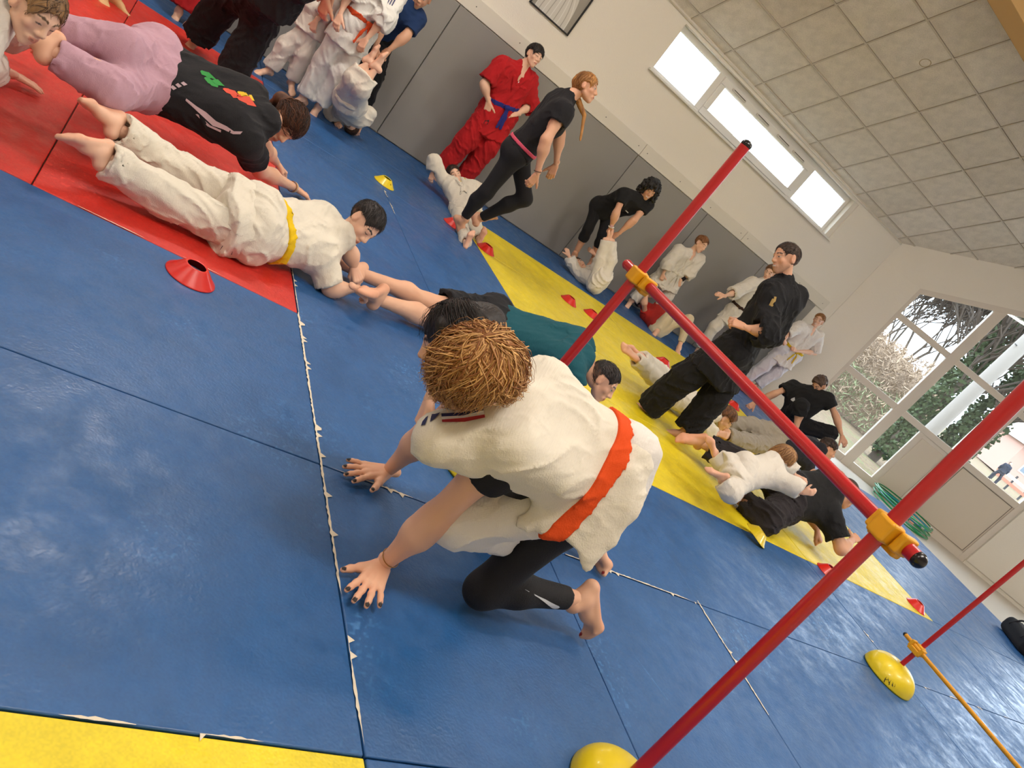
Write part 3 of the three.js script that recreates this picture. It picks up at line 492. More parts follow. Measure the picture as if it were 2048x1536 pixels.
function mat(kind, x0, x1, z0, z1) {   // z given as depth into the hall
  const w = x1 - x0 - 0.004, d = z1 - z0 - 0.004, g = new RoundedBoxGeometry(w, 0.04, d, 2, 0.005), p = g.attributes.position, u = [];
  const cx = (x0 + x1) / 2, cz = -(z0 + z1) / 2, tilt = 0.0014 * (hsh(matNo, 3, 1) - 0.5);
  for (let i = 0; i < p.count; i++) u.push(p.getX(i) + cx, p.getZ(i) + cz);
  g.setAttribute('uv', new THREE.Float32BufferAttribute(u, 2));
  const m = part(floor, `mat_${kind}`, g, matMats[kind][matNo++ % 3], [cx, -0.0205 + 0.0008 * (hsh(matNo, 7, 2) - 0.5), cz]); m.rotation.set(tilt, 0, tilt); return m;
}
const band = (kind, xs, zs) => { for (let i = 0; i + 1 < xs.length; i++) for (let j = 0; j + 1 < zs.length; j++) mat(kind, xs[i], xs[i + 1], zs[j], zs[j + 1]); };
band('yellow', [-3.1, -1.05, 0.985], [-0.07, 0.93]); band('yellow', [-3.1, -1.05, 0.985], [-1.07, -0.07]); band('blue', [0.985, 1.98, 2.99, 5.06, 7.18, 8.2, 9.3, 10.5], [-1.07, -0.07, 0.93]);
band('blue', [-3.1, -1.05, 0.985, 1.98, 2.99, 5.06, 7.18], [0.93, 1.93]); band('blue', [-3.1, -1.05, 0.985], [1.93, 2.935]); band('blue', [2.99, 5.06, 7.18], [1.93, 2.935]);
band('blue', [0.985, 1.99, 3.0], [1.93, 3.94, 5.95]); band('blue', [0.985, 3.0], [5.95, 6.95]); band('red', [-3.1, -2.07, -0.05, 0.985], [2.935, 4.95, 6.95]);
band('yellow', [3.0, 5.09, 7.18], [2.935, 3.94, 4.95, 5.96, 6.95]); band('blue', [7.18, 8.2, 9.25, 10.5], [0.93, 2.935, 4.95]); band('blue', [7.18, 8.2, 9.25], [4.95, 6.95]); mat('blue', 9.25, 10.5, 4.95, 5.95);
band('blue', [-3.1, -1.05, 0.985, 3.0, 5.09, 7.18, 9.2], [6.95, 8.06]);
{ // pale foam showing where the vinyl has torn along the seams
  const P = [], I = [];
  const tear = (x0, z0, x1, z1, w, dense) => {
    const L = Math.hypot(x1 - x0, z1 - z0), ux = (x1 - x0) / L, uz = (z1 - z0) / L, n = Math.round(L / 0.012); let run = 0, hs = [];
    for (let i = 0; i <= n; i++) { const k = noise(i * 0.09 + x0 * 7, z0 * 5, 3) + dense; run = k > 0 ? Math.min(1, k * 1.6) : 0; const t = i / n, a = run * w * (0.35 + hsh(i, 5, 9)), b = run * w * (0.2 + 0.5 * hsh(i, 6, 2)) + (run && hsh(i, 8, 4) > 0.93 ? w * 3.2 : 0); hs.push([x0 + (x1 - x0) * t - uz * a, z0 + (z1 - z0) * t + ux * a, x0 + (x1 - x0) * t + uz * b, z0 + (z1 - z0) * t - ux * b, run]); }
    for (let i = 0; i < n; i++) if (hs[i][4] && hs[i + 1][4]) { const s = P.length / 3; for (const q of [hs[i], hs[i + 1]]) P.push(q[0], 0.0022, -q[1], q[2], 0.0022, -q[3]); I.push(s, s + 2, s + 1, s + 1, s + 2, s + 3); }
  };
  tear(0.986, 0.93, 0.986, 2.94, 0.006, 0.55); tear(0.988, 2.94, 0.988, 3.45, 0.005, 0.4); tear(0.99, 1.93, 1.5, 1.93, 0.006, 0.3); tear(2.1, 1.931, 3.0, 1.931, 0.005, 0.2); tear(2.99, 1.35, 2.99, 1.95, 0.007, 0.6); tear(0.3, 0.932, 0.985, 0.932, 0.005, -0.05);
  tear(1.98, 1.6, 1.98, 1.93, 0.006, 0); tear(1.6, 3.94, 1.99, 3.94, 0.006, 0.3); tear(1.99, 3.94, 1.99, 5.9, 0.005, -0.1); tear(5.06, 1.95, 5.06, 2.3, 0.007, 0.1); tear(0.1, 2.936, 0.98, 2.936, 0.004, -0.35); tear(5.06, 1.93, 7.1, 1.93, 0.006, -0.1);
  const g = new THREE.BufferGeometry(); g.setAttribute('position', new THREE.Float32BufferAttribute(P, 3)); g.setIndex(I); g.computeVertexNormals();
  const m = part(floor, 'torn_foam', g, std('#ddd2bd', 0.9, { side: THREE.DoubleSide })); m.userData.kind = 'stuff';
}

// back wall with its strip window, wall pads and ledge board
const OP = [4.47, 8.33, 2.285, 2.865];
const wallBack = struct('wall_back');
part(wallBack, 'plaster', slab([[-6.2, -0.2], [10.4, -0.2], [10.4, 3.1], [-6.2, 3.1]], [[[OP[0], OP[2]], [OP[1], OP[2]], [OP[1], OP[3]], [OP[0], OP[3]]]], 0.28), wallPaint, [0, 0, WZ - 0.28]);
const padMat = phys('#93908b', 0.55, { bumpMap: rep(vinylBump, 2), bumpScale: 0.0007, specularIntensity: 0.5 });
const padEdges = [-3.08, -1.73, -0.385, 0.962, 2.312, 3.68, 5.01, 6.38, 7.71, 9.05];
for (let i = 0; i + 1 < padEdges.length; i++) { const w = padEdges[i + 1] - padEdges[i] - 0.008; part(wallBack, 'wall_pad', wallUv(rbox(w, 1.5, 0.035, 0.008)), padMat, [(padEdges[i] + padEdges[i + 1]) / 2, 0.755, WZ + 0.018]); }
{ // painted ledge boards over the pads, with screws
  const ends = [-3.1, -0.9, 1.2, 3.16, 5.02, 7.1, 9.24];
  const screw = new THREE.CylinderGeometry(0.006, 0.006, 0.003, 8); screw.rotateX(Math.PI / 2); const sm_ = std('#5c5a55', 0.4, { metalness: 0.7 });
  for (let i = 0; i + 1 < ends.length; i++) { const w = ends[i + 1] - ends[i] - 0.004, b = part(wallBack, 'ledge_board', rbox(w, 0.155, 0.03, 0.005), whiteBoard, [(ends[i] + ends[i + 1]) / 2, 1.59, WZ + 0.016]); for (let k = 0; k < 4; k++) { const s = part(b, 'screw', screw, sm_); s.position.set(-w / 2 + 0.1 + k * (w - 0.2) / 3 + 0.05 * (hsh(i, k, 1) - 0.5), 0.02 * (hsh(i, k, 2) - 0.5), 0.016); } }
}
// the strip window: white frame, three lights, a long opening sash in the middle
const paneGlass = new THREE.MeshPhysicalMaterial({ color: '#f4fbff', transmission: 1, thickness: 0, roughness: 0.02, ior: 1.5 });
{
  const w1 = struct('window_1'), zf = WZ - 0.12, seal = std('#3d3c3a', 0.7);
  const bar = (n, x0, x1, y0, y1, d = 0.06, z = zf) => part(w1, n, rbox(x1 - x0, y1 - y0, d, 0.006), white, [(x0 + x1) / 2, (y0 + y1) / 2, z]);
  bar('window_frame', OP[0], OP[1], OP[2], 2.34); bar('window_frame', OP[0], OP[1], 2.795, OP[3]); bar('window_frame', OP[0] - 0.005, OP[0] + 0.055, 2.336, 2.799, 0.064, zf + 0.003); bar('window_frame', OP[1] - 0.16, OP[1] - 0.1, 2.336, 2.799, 0.064, zf + 0.003);
  bar('mullion', 5.27, 5.36, 2.335, 2.8, 0.064, zf + 0.003); bar('mullion', 7.27, 7.38, 2.335, 2.8, 0.064, zf + 0.003);
  bar('sash', 5.36, 7.27, 2.32, 2.4, 0.07, zf + 0.02); bar('sash', 5.36, 7.27, 2.715, 2.8, 0.07, zf + 0.02); bar('sash', 5.36, 5.44, 2.401, 2.714, 0.068, zf + 0.02); bar('sash', 7.2, 7.28, 2.401, 2.714, 0.068, zf + 0.02);
  for (const x of [5.66, 6.16, 6.62, 6.98]) { const v = part(w1, 'trickle_vent', rbox(0.26, 0.028, 0.03, 0.008), std('#c9c4ba', 0.5), [x, 2.755, zf + 0.062]); part(v, 'slot', box(0.22, 0.007, 0.004, 0, 0.006, 0.0145), seal); }
  for (const [a, b, c, d] of [[4.53, 5.27, 2.34, 2.8], [5.44, 7.2, 2.4, 2.72], [7.38, 8.17, 2.34, 2.8]]) part(w1, 'pane', box(b - a, d - c, 0.006), paneGlass, [(a + b) / 2, (c + d) / 2, zf - 0.005]);
  part(w1, 'window_sill', rbox(3.92, 0.025, 0.15, 0.006), white, [6.39, 2.283, WZ - 0.03]); part(w1, 'reveal', box(0.1, 0.58, 0.16), wallPaint, [OP[1] - 0.045, 2.575, WZ - 0.09]);
}
// other walls, out of the picture
const left = struct('wall_left'); part(left, 'plaster', wallUv(box(0.28, 8.4, 11.6, -6.2, 4, -2.6)), wallPaint);
const side = struct('wall_side'); part(side, 'plaster', wallUv(box(0.28, 8.4, 6.4, 16.15, 4, -0.1)), wallPaint);
const front = struct('wall_front'); part(front, 'plaster', wallUv(box(22.6, 8.4, 0.28, 4.9, 4, 2.6)), wallPaint);

// the glazed wall, turned 52 degrees
const S = (s, y, out = 0) => [CX + SD[0] * s + SN[0] * out, y, WZ + SD[2] * s + SN[2] * out];
function onWall(g) { g.rotation.y = -(Math.PI / 2 - ANG); g.position.set(CX, 0, WZ); return g; }
const headY = (s) => 2.61 + 0.485 * (s - 0.65), rakeY = (s) => CY + Math.tan(PITCH) * SD[2] * s;
const wallRight = onWall(struct('wall_right'));
const G0 = 0.64, G1 = 4.06, H0 = 5.4, H1 = 7.9;
part(wallRight, 'plaster', slab([[-0.3, -0.2], [8.45, -0.2], [8.45, 7.2], [-0.3, 2.95]], [[[G0, -0.05], [G1, -0.05], [G1, headY(G1)], [G0, headY(G0)]], [[H0, -0.05], [H1, -0.05], [H1, 3.6], [H0, 3.6]]], 0.24), wallPaint, [0, 0, -0.24]);
part(wallRight, 'pier', wallUv(rbox(G0 + 0.02, 2.66, 0.016, 0.003, (G0 + 0.02) / 2 - 0.01, 1.28, 0.008)), wallPaint);
part(wallRight, 'dado', wallUv(rbox(1.5, 2.4, 0.02, 0.003, G1 + 0.75, 1.22, 0.012)), wallPaint);
{
  const w2 = onWall(struct('window_2')), frameMat = std('#d9d0c4', 0.45), panelMat = std('#d6cbbb', 0.5);
  const bar = (n, s0, s1, y0, y1, d = 0.075, out = -0.05, m = frameMat) => part(w2, n, rbox(s1 - s0, y1 - y0, d, 0.006), m, [(s0 + s1) / 2, (y0 + y1) / 2, out]);
  bar('jamb', G0 - 0.005, G0 + 0.075, -0.05, headY(G0) + 0.02); bar('mullion', 1.64, 1.8, -0.05, headY(1.72), 0.085); bar('mullion', 2.7, 2.98, -0.05, headY(2.84), 0.085); bar('jamb', G1 - 0.1, G1, -0.05, headY(G1));
  const rake = Math.atan(0.485), rl = (G1 - G0) / Math.cos(rake), hd = part(w2, 'head', rbox(rl, 0.09, 0.08, 0.006), frameMat, [(G0 + G1) / 2, headY((G0 + G1) / 2) - 0.04, -0.045]); hd.rotation.z = rake;
  for (const [a, b] of [[G0, 1.7], [1.75, 2.8], [2.9, G1]]) { bar('transom', a, b, 1.06, 1.16, 0.07); bar('transom', a, b, 2.1, 2.19, 0.07); bar('bottom_rail', a, b, -0.05, 0.07, 0.068); }
  const pane = (s0, s1, y0, y1) => part(w2, 'pane', box(s1 - s0, y1 - y0, 0.006), paneGlass, [(s0 + s1) / 2, (y0 + y1) / 2, -0.055]);
  for (const [a, b] of [[0.7, 1.66], [1.79, 2.72], [2.97, 3.98]]) { pane(a, b, 1.15, 2.11); const sh = slab([[a, 2.18], [b, 2.18], [b, headY(b) - 0.06], [a, headY(a) - 0.06]], [], 0.006); part(w2, 'pane', sh, paneGlass, [0, 0, -0.058]); }
  pane(0.7, 1.66, 0.06, 1.07); pane(1.79, 2.2, 0.06, 1.07);
  bar('mullion', 2.17, 2.25, 0.05, 1.08, 0.06); bar('panel', 2.24, 2.72, 0.06, 1.07, 0.03); bar('panel', 2.96, 3.97, 0.06, 1.07, 0.03, -0.05, panelMat); bar('panel', 2.27, 2.68, 0.1, 1.0, 0.044, -0.05, panelMat);
  for (const [a, b, c, d] of [[3.0, 3.94, 1.045, 1.055], [3.0, 3.94, 0.085, 0.095], [3.0, 3.01, 0.085, 1.055], [3.93, 3.94, 0.085, 1.055]]) bar('bead', a, b, c, d, 0.012, -0.033, std('#8f8579', 0.6));
  const w3 = onWall(struct('window_3'));
  for (const [a, b, c, d] of [[H0, H0 + 0.08, 0, 3.6], [H1 - 0.08, H1, 0, 3.6], [H0, H1, 0, 0.08], [H0, H1, 3.52, 3.6], [6.6, 6.7, 0, 3.6], [H0, H1, 1.06, 1.16], [H0, H1, 2.1, 2.2]]) part(w3, 'window_frame', rbox(b - a, d - c, 0.08, 0.006), frameMat, [(a + b) / 2, (c + d) / 2, -0.05]);
  for (const [a, b] of [[H0 + 0.08, 6.6], [6.7, H1 - 0.08]]) for (const [c, d] of [[0.08, 1.06], [1.16, 2.1], [2.2, 3.52]]) part(w3, 'pane', box(b - a, d - c, 0.006), paneGlass, [(a + b) / 2, (c + d) / 2, -0.055]);
}
// pitched ceiling of square tiles in a metal grid
const ceiling = struct('ceiling');
{
  const g = new THREE.Group(); ceiling.add(g); g.name = 'tiled_slope'; g.position.set(0, CY, WZ); g.rotation.x = -PITCH;   // local -z... x along the wall, z up the slope towards the room
  const len1 = (RIDGE - WZ) / Math.cos(PITCH);
  const edgeX = (v) => CX + 0.16 + SD[0] / SD[2] * v * Math.cos(PITCH), bk = new THREE.ExtrudeGeometry(new THREE.Shape([[-6.3, 0.02], [CX + 0.16, 0.02], [CX + 0.16, 0], [edgeX(len1), -len1], [-6.3, -len1]].map((p) => new THREE.Vector2(...p))), { depth: 0.1, bevelEnabled: false });
  bk.rotateX(-Math.PI / 2); bk.translate(0, 0.04, 0); part(g, 'backing', bk, std('#8d8577', 0.9));
  const speckT = noiseTex(256, (u, v) => { const a = 0.93 + 0.05 * tn(u, v, 256, 61) + 0.03 * tn(u, v, 16, 62); return [a, a * 0.99, a * 0.975]; }, true);
  const tmat = ['#efe9de', '#ebe5da', '#f2ede4', '#e8e1d5'].map((c) => std(c, 0.95, { map: rep(speckT, 1), bumpMap: rep(speck, 3), bumpScale: 0.002 })), grid = std('#c9c0b1', 0.6);
  const U = 0.612, x0 = 4.48 - 7 * U, V0 = 0.14, tile = wallUv(rbox(U - 0.022, 0.014, U - 0.022, 0.004)), edge = wallUv(rbox(U - 0.022, 0.014, V0 - 0.02, 0.003));
  for (let i = 0; i < 18; i++) {
    const x = x0 + (i + 0.5) * U; if (x - U / 2 < CX) { const e = part(g, 'ceiling_tile', edge, tmat[i % 4], [x, 0.02, V0 / 2 - 0.004]); e.rotation.z = 0.004 * (hsh(i, 1, 1) - 0.5); }
    for (let j = 0; j < 9; j++) { if (x - U / 2 > edgeX(V0 + (j + 1) * U)) continue; const t = part(g, 'ceiling_tile', tile, tmat[Math.floor(hsh(i, j, 5) * 4)], [x, 0.021 + 0.004 * hsh(i, j, 2), V0 + (j + 0.5) * U]); t.rotation.set(0.012 * (hsh(i, j, 3) - 0.5), 0, 0.012 * (hsh(i, j, 4) - 0.5)); }
  }
  for (let i = 0; i <= 18; i++) { const x = x0 + i * U, v0 = Math.max(0, (x - CX - 0.16) * SD[2] / SD[0] / Math.cos(PITCH)); part(g, 'grid_bar', box(0.018, 0.012, V0 + 9 * U - v0, x, 0.013, (V0 + 9 * U + v0) / 2), grid); }
  for (let j = 0; j <= 9; j++) { const w = Math.min(18 * U, edgeX(V0 + j * U) - x0); part(g, 'grid_bar', box(w, 0.012, 0.018, x0 + w / 2, 0.0135, V0 + j * U), grid); }
  part(g, 'edge_trim', box(CX - x0, 0.03, 0.02, (CX + x0) / 2, 0.0, 0.012), whiteBoard);
  const h = new THREE.Group(); ceiling.add(h); h.name = 'far_slope'; h.position.set(0, ceilY(RIDGE), RIDGE); h.rotation.x = PITCH;
  part(h, 'backing', wallUv(box(22.4, 0.1, 7.6, 4.9, 0.06, 3.6)), std('#d8cfc1', 0.95));
  const beam = rbox(22, 0.24, 0.16, 0.008, 4.9, 0, 0); part(ceiling, 'ridge_beam', wallUv(beam), std('#a98a55', 0.7), [0, ceilY(RIDGE) - 0.13, RIDGE]);
}
{ // a timber purlin under the slope and an old water ring on one tile
  const cn = nrm([0, -1, Math.tan(PITCH)]), p = atPlane(2040, 30, [0, CY, WZ], cn), g = part(ceiling, 'purlin', wallUv(rbox(CX + 1.2 * (p[2] - WZ) + 3, 0.22, 0.16, 0.006, 0, 0, 0)), std('#b8935c', 0.7), [(CX + 1.2 * (p[2] - WZ) - 3) / 2, p[1] - 0.1, p[2] + 0.12]); g.rotation.x = -PITCH;
  const r = atPlane(1850, 128, [0, CY, WZ], cn), t = new THREE.TorusGeometry(0.058, 0.004, 6, 32); t.scale(1, 0.9, 0.3); const m = part(ceiling, 'water_ring', t, std('#b5a27f', 0.95), mad(r, cn, -0.013)); m.quaternion.setFromUnitVectors(new THREE.Vector3(0, 0, 1), new THREE.Vector3(...cn));
}
// fluorescent fittings under the slopes
function lamp(x, z, turn = 0) {
  const y = ceilY(z) - 0.95, t = thing('ceiling_lamp', 'long white fluorescent fitting hanging under the pitched ceiling', 'lamp', [x, y, z], 'fluorescent fittings under the ceiling'); t.rotation.y = turn;
  part(t, 'housing', rbox(1.6, 0.07, 0.34, 0.01, 0, 0.04, 0), white); part(t, 'diffuser', rbox(1.54, 0.02, 0.3, 0.006, 0, -0.002, 0), new THREE.MeshStandardMaterial({ color: '#ffffff', emissive: '#fff2e2', emissiveIntensity: 4, roughness: 0.6 }));
  for (const d of [-0.6, 0.6]) part(t, 'hanger', rod([d, 0.07, 0], [d, 0.9, 0], 0.004, 6), white);
  const l = new THREE.RectAreaLight('#fff8f0', LAMP, 1.5, 0.3); l.position.set(x, y - 0.02, z); l.rotation.set(-Math.PI / 2, 0, turn); scene.add(l);
  part(t, 'added_top_glow', rbox(1.5, 0.01, 0.26, 0.004, 0, 0.079, 0), new THREE.MeshStandardMaterial({ color: '#ffffff', emissive: '#fff2e2', emissiveIntensity: 2, roughness: 0.6 }));  // glowing top added to the fitting to go with the added uplight
  const u = new THREE.RectAreaLight('#fff8f0', LAMP * 0.85, 1.4, 0.24); u.position.set(x, y + 0.095, z); u.rotation.set(Math.PI / 2, 0, turn); scene.add(u);  // uplight added to brighten the ceiling tiles
}
const LAMP = 40;
for (const [x, z] of [[0.9, -5.6], [-2.6, -5.6], [-2.6, -1.2], [1.4, -0.6], [5.4, -0.6], [9.2, -0.6], [4.6, -3.4]]) lamp(x, z);
// ---------------------------------------------------------------- the people, each posed joint by joint
const WUP = [0.604, 0.738, 0.299], GI = '#dfd8c8', GI2 = '#dcd6cb', BLK = '#17161a', SK = '#e3b192', SK2 = '#d9a585', SK3 = '#e8bb9f';
const short = (c, c2, x = {}) => ({ color: c, color2: c2 ?? c, brow: c, vol: 0.009, rough: 0.003, nape: -0.05, ...x });
const CK = false, WUPW = [0, 1, 0];
// --- woman crawling on hands and knee, the child on her back
const mainWoman = person({ q: 'near', s: 0.95, b: 0.84, check: CK, label: 'woman crawling on hands and knees in black leggings under a child', locks: false, skin: SK, nail: '#1a0d0f', toenail: '#8e1d1c', hs: 0.96, hand: 1.06, arm: 1.1,
  pv: [1147, 985, 0.44], lean: 1, msp: [962, 862],
  j: { hd: [910, 688, -1], sl: [985, 925, 1], sr: [940, 795, -1], el: [868, 1040, 'm'], er: [855, 868, 'm'], wl: [765, 1130, 'h', 0.045], wr: [775, 942, 'h', 0.045], hl: [712, 1220, 'h', 0.03], hr: [690, 938, 'h', 0.03], il: [1135, 1030, 1], ir: [1165, 950, -1], kl: [965, 1180, 'h', 0.075], kr: [1030, 1040, 'h', 0.065], al: [1160, 1200, 'h', 0.145], ar: [1180, 1075, 'h', 0.1], tl: [1160, 1300, 'h', 0.0], tr: [1190, 1150, 'h', 0.0] },
  face: [-0.97, -0.08, 0.06], crown: [0.0, 0.92, 0.38], nl: WUP, nr: WUP, pl: 'spread', pr: 'spread', fnl: [-0.74, 0.38, 0.55], fnr: [-0.74, 0.38, 0.55], bendl: 0.9, bendr: 0.9,
  hair: { color: '#0d0a0a', color2: '#241a17', brow: '#0d0a0a', vol: 0.016, rough: 0.004, line: 0.062, nape: -0.07, ears: false, lip: '#a4594f', bones: [[[0, 0.05, -0.09], [0.0, -0.06, -0.12], 0.06, 0.05], [[0.0, -0.06, -0.12], [0.02, -0.14, -0.15], 0.05, 0.03], [[0.06, 0.08, 0.03], [0.076, 0.02, 0.045], 0.012, 0.008], [[0.076, 0.02, 0.045], [0.07, -0.03, 0.06], 0.008, 0.003]] },
  top: { c: BLK, t: 0.2, ex: 0.01, hem: 0.05 }, legs: { name: 'leggings', c: BLK, tight: true, ex: 0.006, r: [0.088, 0.058, 0.044], t: 1.86, rough: 0.8 },
  extra(x) {
    locks(x, 2600, { color: '#0b0808', color2: '#2c1d18', whorl: [0, 0.75, -0.55], lift: 0.02, len: [0.09, 0.17], w: [0.0007, 0.0013], flick: 0.12, wave: 0.008, pull: [0.2, -0.7, -0.7], pullW: 1.4, keep: (l) => l[2] < 0.03 && l[1] > -0.05 });
    const br = new THREE.TorusGeometry(0.0285, 0.0014, 6, 32), w = lerp(x.J.el, x.J.wl, 0.83), q = new THREE.Quaternion().setFromUnitVectors(new THREE.Vector3(0, 0, 1), new THREE.Vector3(...nrm(mad(sub(x.J.wl, x.J.el), WUPW, 0.12)))); br.applyQuaternion(q); br.translate(...sub(w, x.base)); const b = part(x.g, 'bracelet', br, std('#a9793a', 0.3, { metalness: 0.8 })); part(b, 'bead', new THREE.SphereGeometry(0.004, 10, 8).translate(...sub(mad(mad(w, WUPW, 0.02), screenDir(0.4, -0.6, 0.7), 0.018), x.base)), std('#c9a45a', 0.3, { metalness: 0.8 }));
    // curved tick printed on the calf
    const A = x.J.kl, B = x.J.al, U = nrm(sub(B, A)), dir = screenDir(0.1, -0.25, 1), Vv = perp(cross(dir, U), U), C = lerp(A, B, 0.56);
    const lo = [[-0.085, 0.05], [-0.02, 0.0235], [0.01, 0.008], [0.035, -0.006], [0.052, -0.016], [0.066, -0.02], [0.076, -0.016], [0.079, -0.0085]], hi = [[-0.085, 0.0505], [-0.02, 0.028], [0.01, 0.018], [0.035, 0.0085], [0.05, 0.0035], [0.06, 0.0], [0.07, -0.003], [0.077, -0.0075]];
    decal(x, x.legs, C, U, Vv, dir, [lo.map((p, i) => [[p[0], p[1]], [hi[i][0], hi[i][1]]])], '#d6d8dc', 'logo_print', 0.35);
  } });
const child = person({ q: 'near', s: 0.78, b: 0.98, check: CK, label: 'fair-haired child in white gi with orange belt clinging to a crawling woman', locks: false, skin: SK3, hs: 1.02,
  pv: [1222, 952, 0.62], lean: 1, msp: [1035, 812],
  j: { hd: [962, 745, 1], nk: [1015, 803, 1], sl: [985, 868, 1], sr: [1085, 760, -1], el: [878, 880, 0], er: [905, 740, -1], wl: [952, 915, -1], wr: [858, 800, 0], hr: [838, 850, 0], il: [1195, 1000, 1], ir: [1245, 905, -1], kl: [908, 1044, 1], kr: [1085, 880, -1], al: [1040, 1072, -1], ar: [1180, 930, -1], tl: [1100, 1050, -1], tr: [1230, 930, -1] },
  face: [-0.85, -0.3, -0.43], crown: [-0.52, 0.38, 0.75], pr: 'curl', nr: [-0.8, 0.2, 0.5],
  hair: { color: '#7d4a20', color2: '#b07a40', brow: '#8a5a30', vol: 0.022, rough: 0.009, line: 0.05, nape: -0.06, fr: 1.3 },
  top: { gi: true, c: GI, t: 1.3, r: [0.07, 0.072, 0.07], ex: 0.02, hem: 0.1, belt: '#dd4c12', beltW: 0.021, beltUp: 0.115, knot: false, fold: 0.008, lapel: false, vneck: false, collar: 0.06,
    ridges: (x) => { const D = dep(x.J.il) - 0.1, S = dep(x.J.sl), at = (a, b, o) => atDepth(a, b, o); return [
      [at(1120, 995, D), at(1052, 1046, D), 0.03, 0.024, 2], [at(1150, 1000, D), at(1100, 1055, D), 0.034, 0.024, 2], [at(1185, 1000, D), at(1148, 1068, D), 0.04, 0.026, 2], [at(1215, 990, D), at(1180, 1112, D), 0.045, 0.02, 2], [at(1180, 1100, D), at(1174, 1138, D), 0.022, 0.006, 2], [at(1245, 960, D), at(1218, 1075, D), 0.05, 0.022, 2], [at(1268, 930, D + 0.03), at(1258, 1020, D), 0.05, 0.03, 2],
      [at(1000, 890, S), at(1085, 950, S + 0.12), 0.06, 0.06, 1.2], [at(930, 905, S - 0.02), at(1040, 930, S + 0.06), 0.035, 0.04, 1.4], [at(1035, 900, S), at(1120, 950, S + 0.12), 0.07, 0.07, 1], [at(900, 860, S), at(985, 860, S), 0.04, 0.05, 1.3], [at(890, 868, S), at(856, 888, S), 0.042, 0.03, 1.2], [at(930, 925, S), at(1035, 952, S + 0.08), 0.022, 0.03, 1.6], [at(1040, 945, S + 0.06), at(1105, 985, S + 0.12), 0.034, 0.03, 1.4], [at(865, 900, S), at(935, 922, S), 0.02, 0.024, 1.5]]; } },
  legs: { c: '#e2ddd6', t: 1.75, r: [0.105, 0.088, 0.08], fold: 0.008 },
  extra(x) {
    locks(x, 6200, { color: '#8f5726', color2: '#e3b06e', whorl: [-0.1, 0.72, -0.62], lift: 0.024, len: [0.1, 0.23], w: [0.0011, 0.0028], swirl: 2.0, flick: 0.3, wave: 0.012, stop: (l) => Math.abs(l[0]) > 0.05 && l[1] < 0.018 && l[2] > -0.035, keep: (l) => l[2] < 0.06 && l[1] > -0.055 && !(Math.abs(l[0]) > 0.045 && l[1] < 0.012 && l[2] > -0.04) });
    const C = lerp(x.J.sl, x.J.el, 0.42), U = nrm(sub(x.J.el, x.J.sl)), dir = screenDir(-0.25, 0.75, 0.6), Vv = perp(cross(dir, U), U);
    const st = (v0, v1, u0 = -0.055, u1 = 0.05) => [[[u0, v0], [u0, v1]], [[(u0 + u1) / 2, v0], [(u0 + u1) / 2, v1]], [[u1, v0], [u1, v1]]];
    decal(x, x.top, C, U, Vv, dir, [st(-0.02, -0.009)], '#22285c', 'badge_stripe'); decal(x, x.top, C, U, Vv, dir, [st(-0.009, 0.002)], '#e9e9ea', 'badge_stripe'); decal(x, x.top, C, U, Vv, dir, [st(0.002, 0.012)], '#a3272e', 'badge_stripe');
    decal(x, x.top, C, U, Vv, dir, [[[[0.052, -0.03], [0.056, -0.022]], [[0.066, -0.026], [0.066, -0.006]], [[0.074, -0.03], [0.08, 0.002]]], [[[0.084, -0.028], [0.09, -0.022]], [[0.088, -0.01], [0.1, -0.012]], [[0.094, 0.004], [0.106, 0.0]]]], '#1d2350', 'badge_letter');
    decal(x, x.top, C, U, Vv, dir, [st(-0.023, -0.02)], '#14183a', 'badge_edge');
    // stitched hem of the jacket skirt
  } });
// --- man in a teal shirt lying on his front, his ankles held
person({ q: 'mid', s: 1.0, check: CK, label: 'man in teal t-shirt lying face down, a boy gripping his bare ankles', skin: SK, leg: 0.95,
  pv: [980, 650, 0.13], lean: -1,
  j: { hd: [1205, 762, 0], sl: [1165, 685, -1], sr: [1145, 745, 1], el: [1170, 712, 0], er: [1150, 785, 0], wl: [1140, 728, 0], wr: [1120, 760, 0], il: [985, 632, -1], ir: [975, 668, 1], kl: [850, 603, 'h', 0.07], kr: [868, 643, 'h', 0.07], al: [716, 545, 'h', 0.07], ar: [752, 597, 'h', 0.075], tl: [690, 540, 'h', 0.05], tr: [712, 612, 'h', 0.05] },
  face: [0.6, -0.75, 0.1], crown: [0.75, 0.6, 0.1], fnr: [-0.5, -0.6, 0.6], fnl: [0.2, -0.7, 0.6], hair: short('#1c1412', '#2a1d18', { vol: 0.005, fade: '#b98a70' }), top: { c: '#11505c', t: 0.7, ex: 0.014, hem: 0.03, fold: 0.008 }, legs: { name: 'shorts', c: '#1b1c20', t: 0.75, r: [0.105, 0.095, 0.09] } });
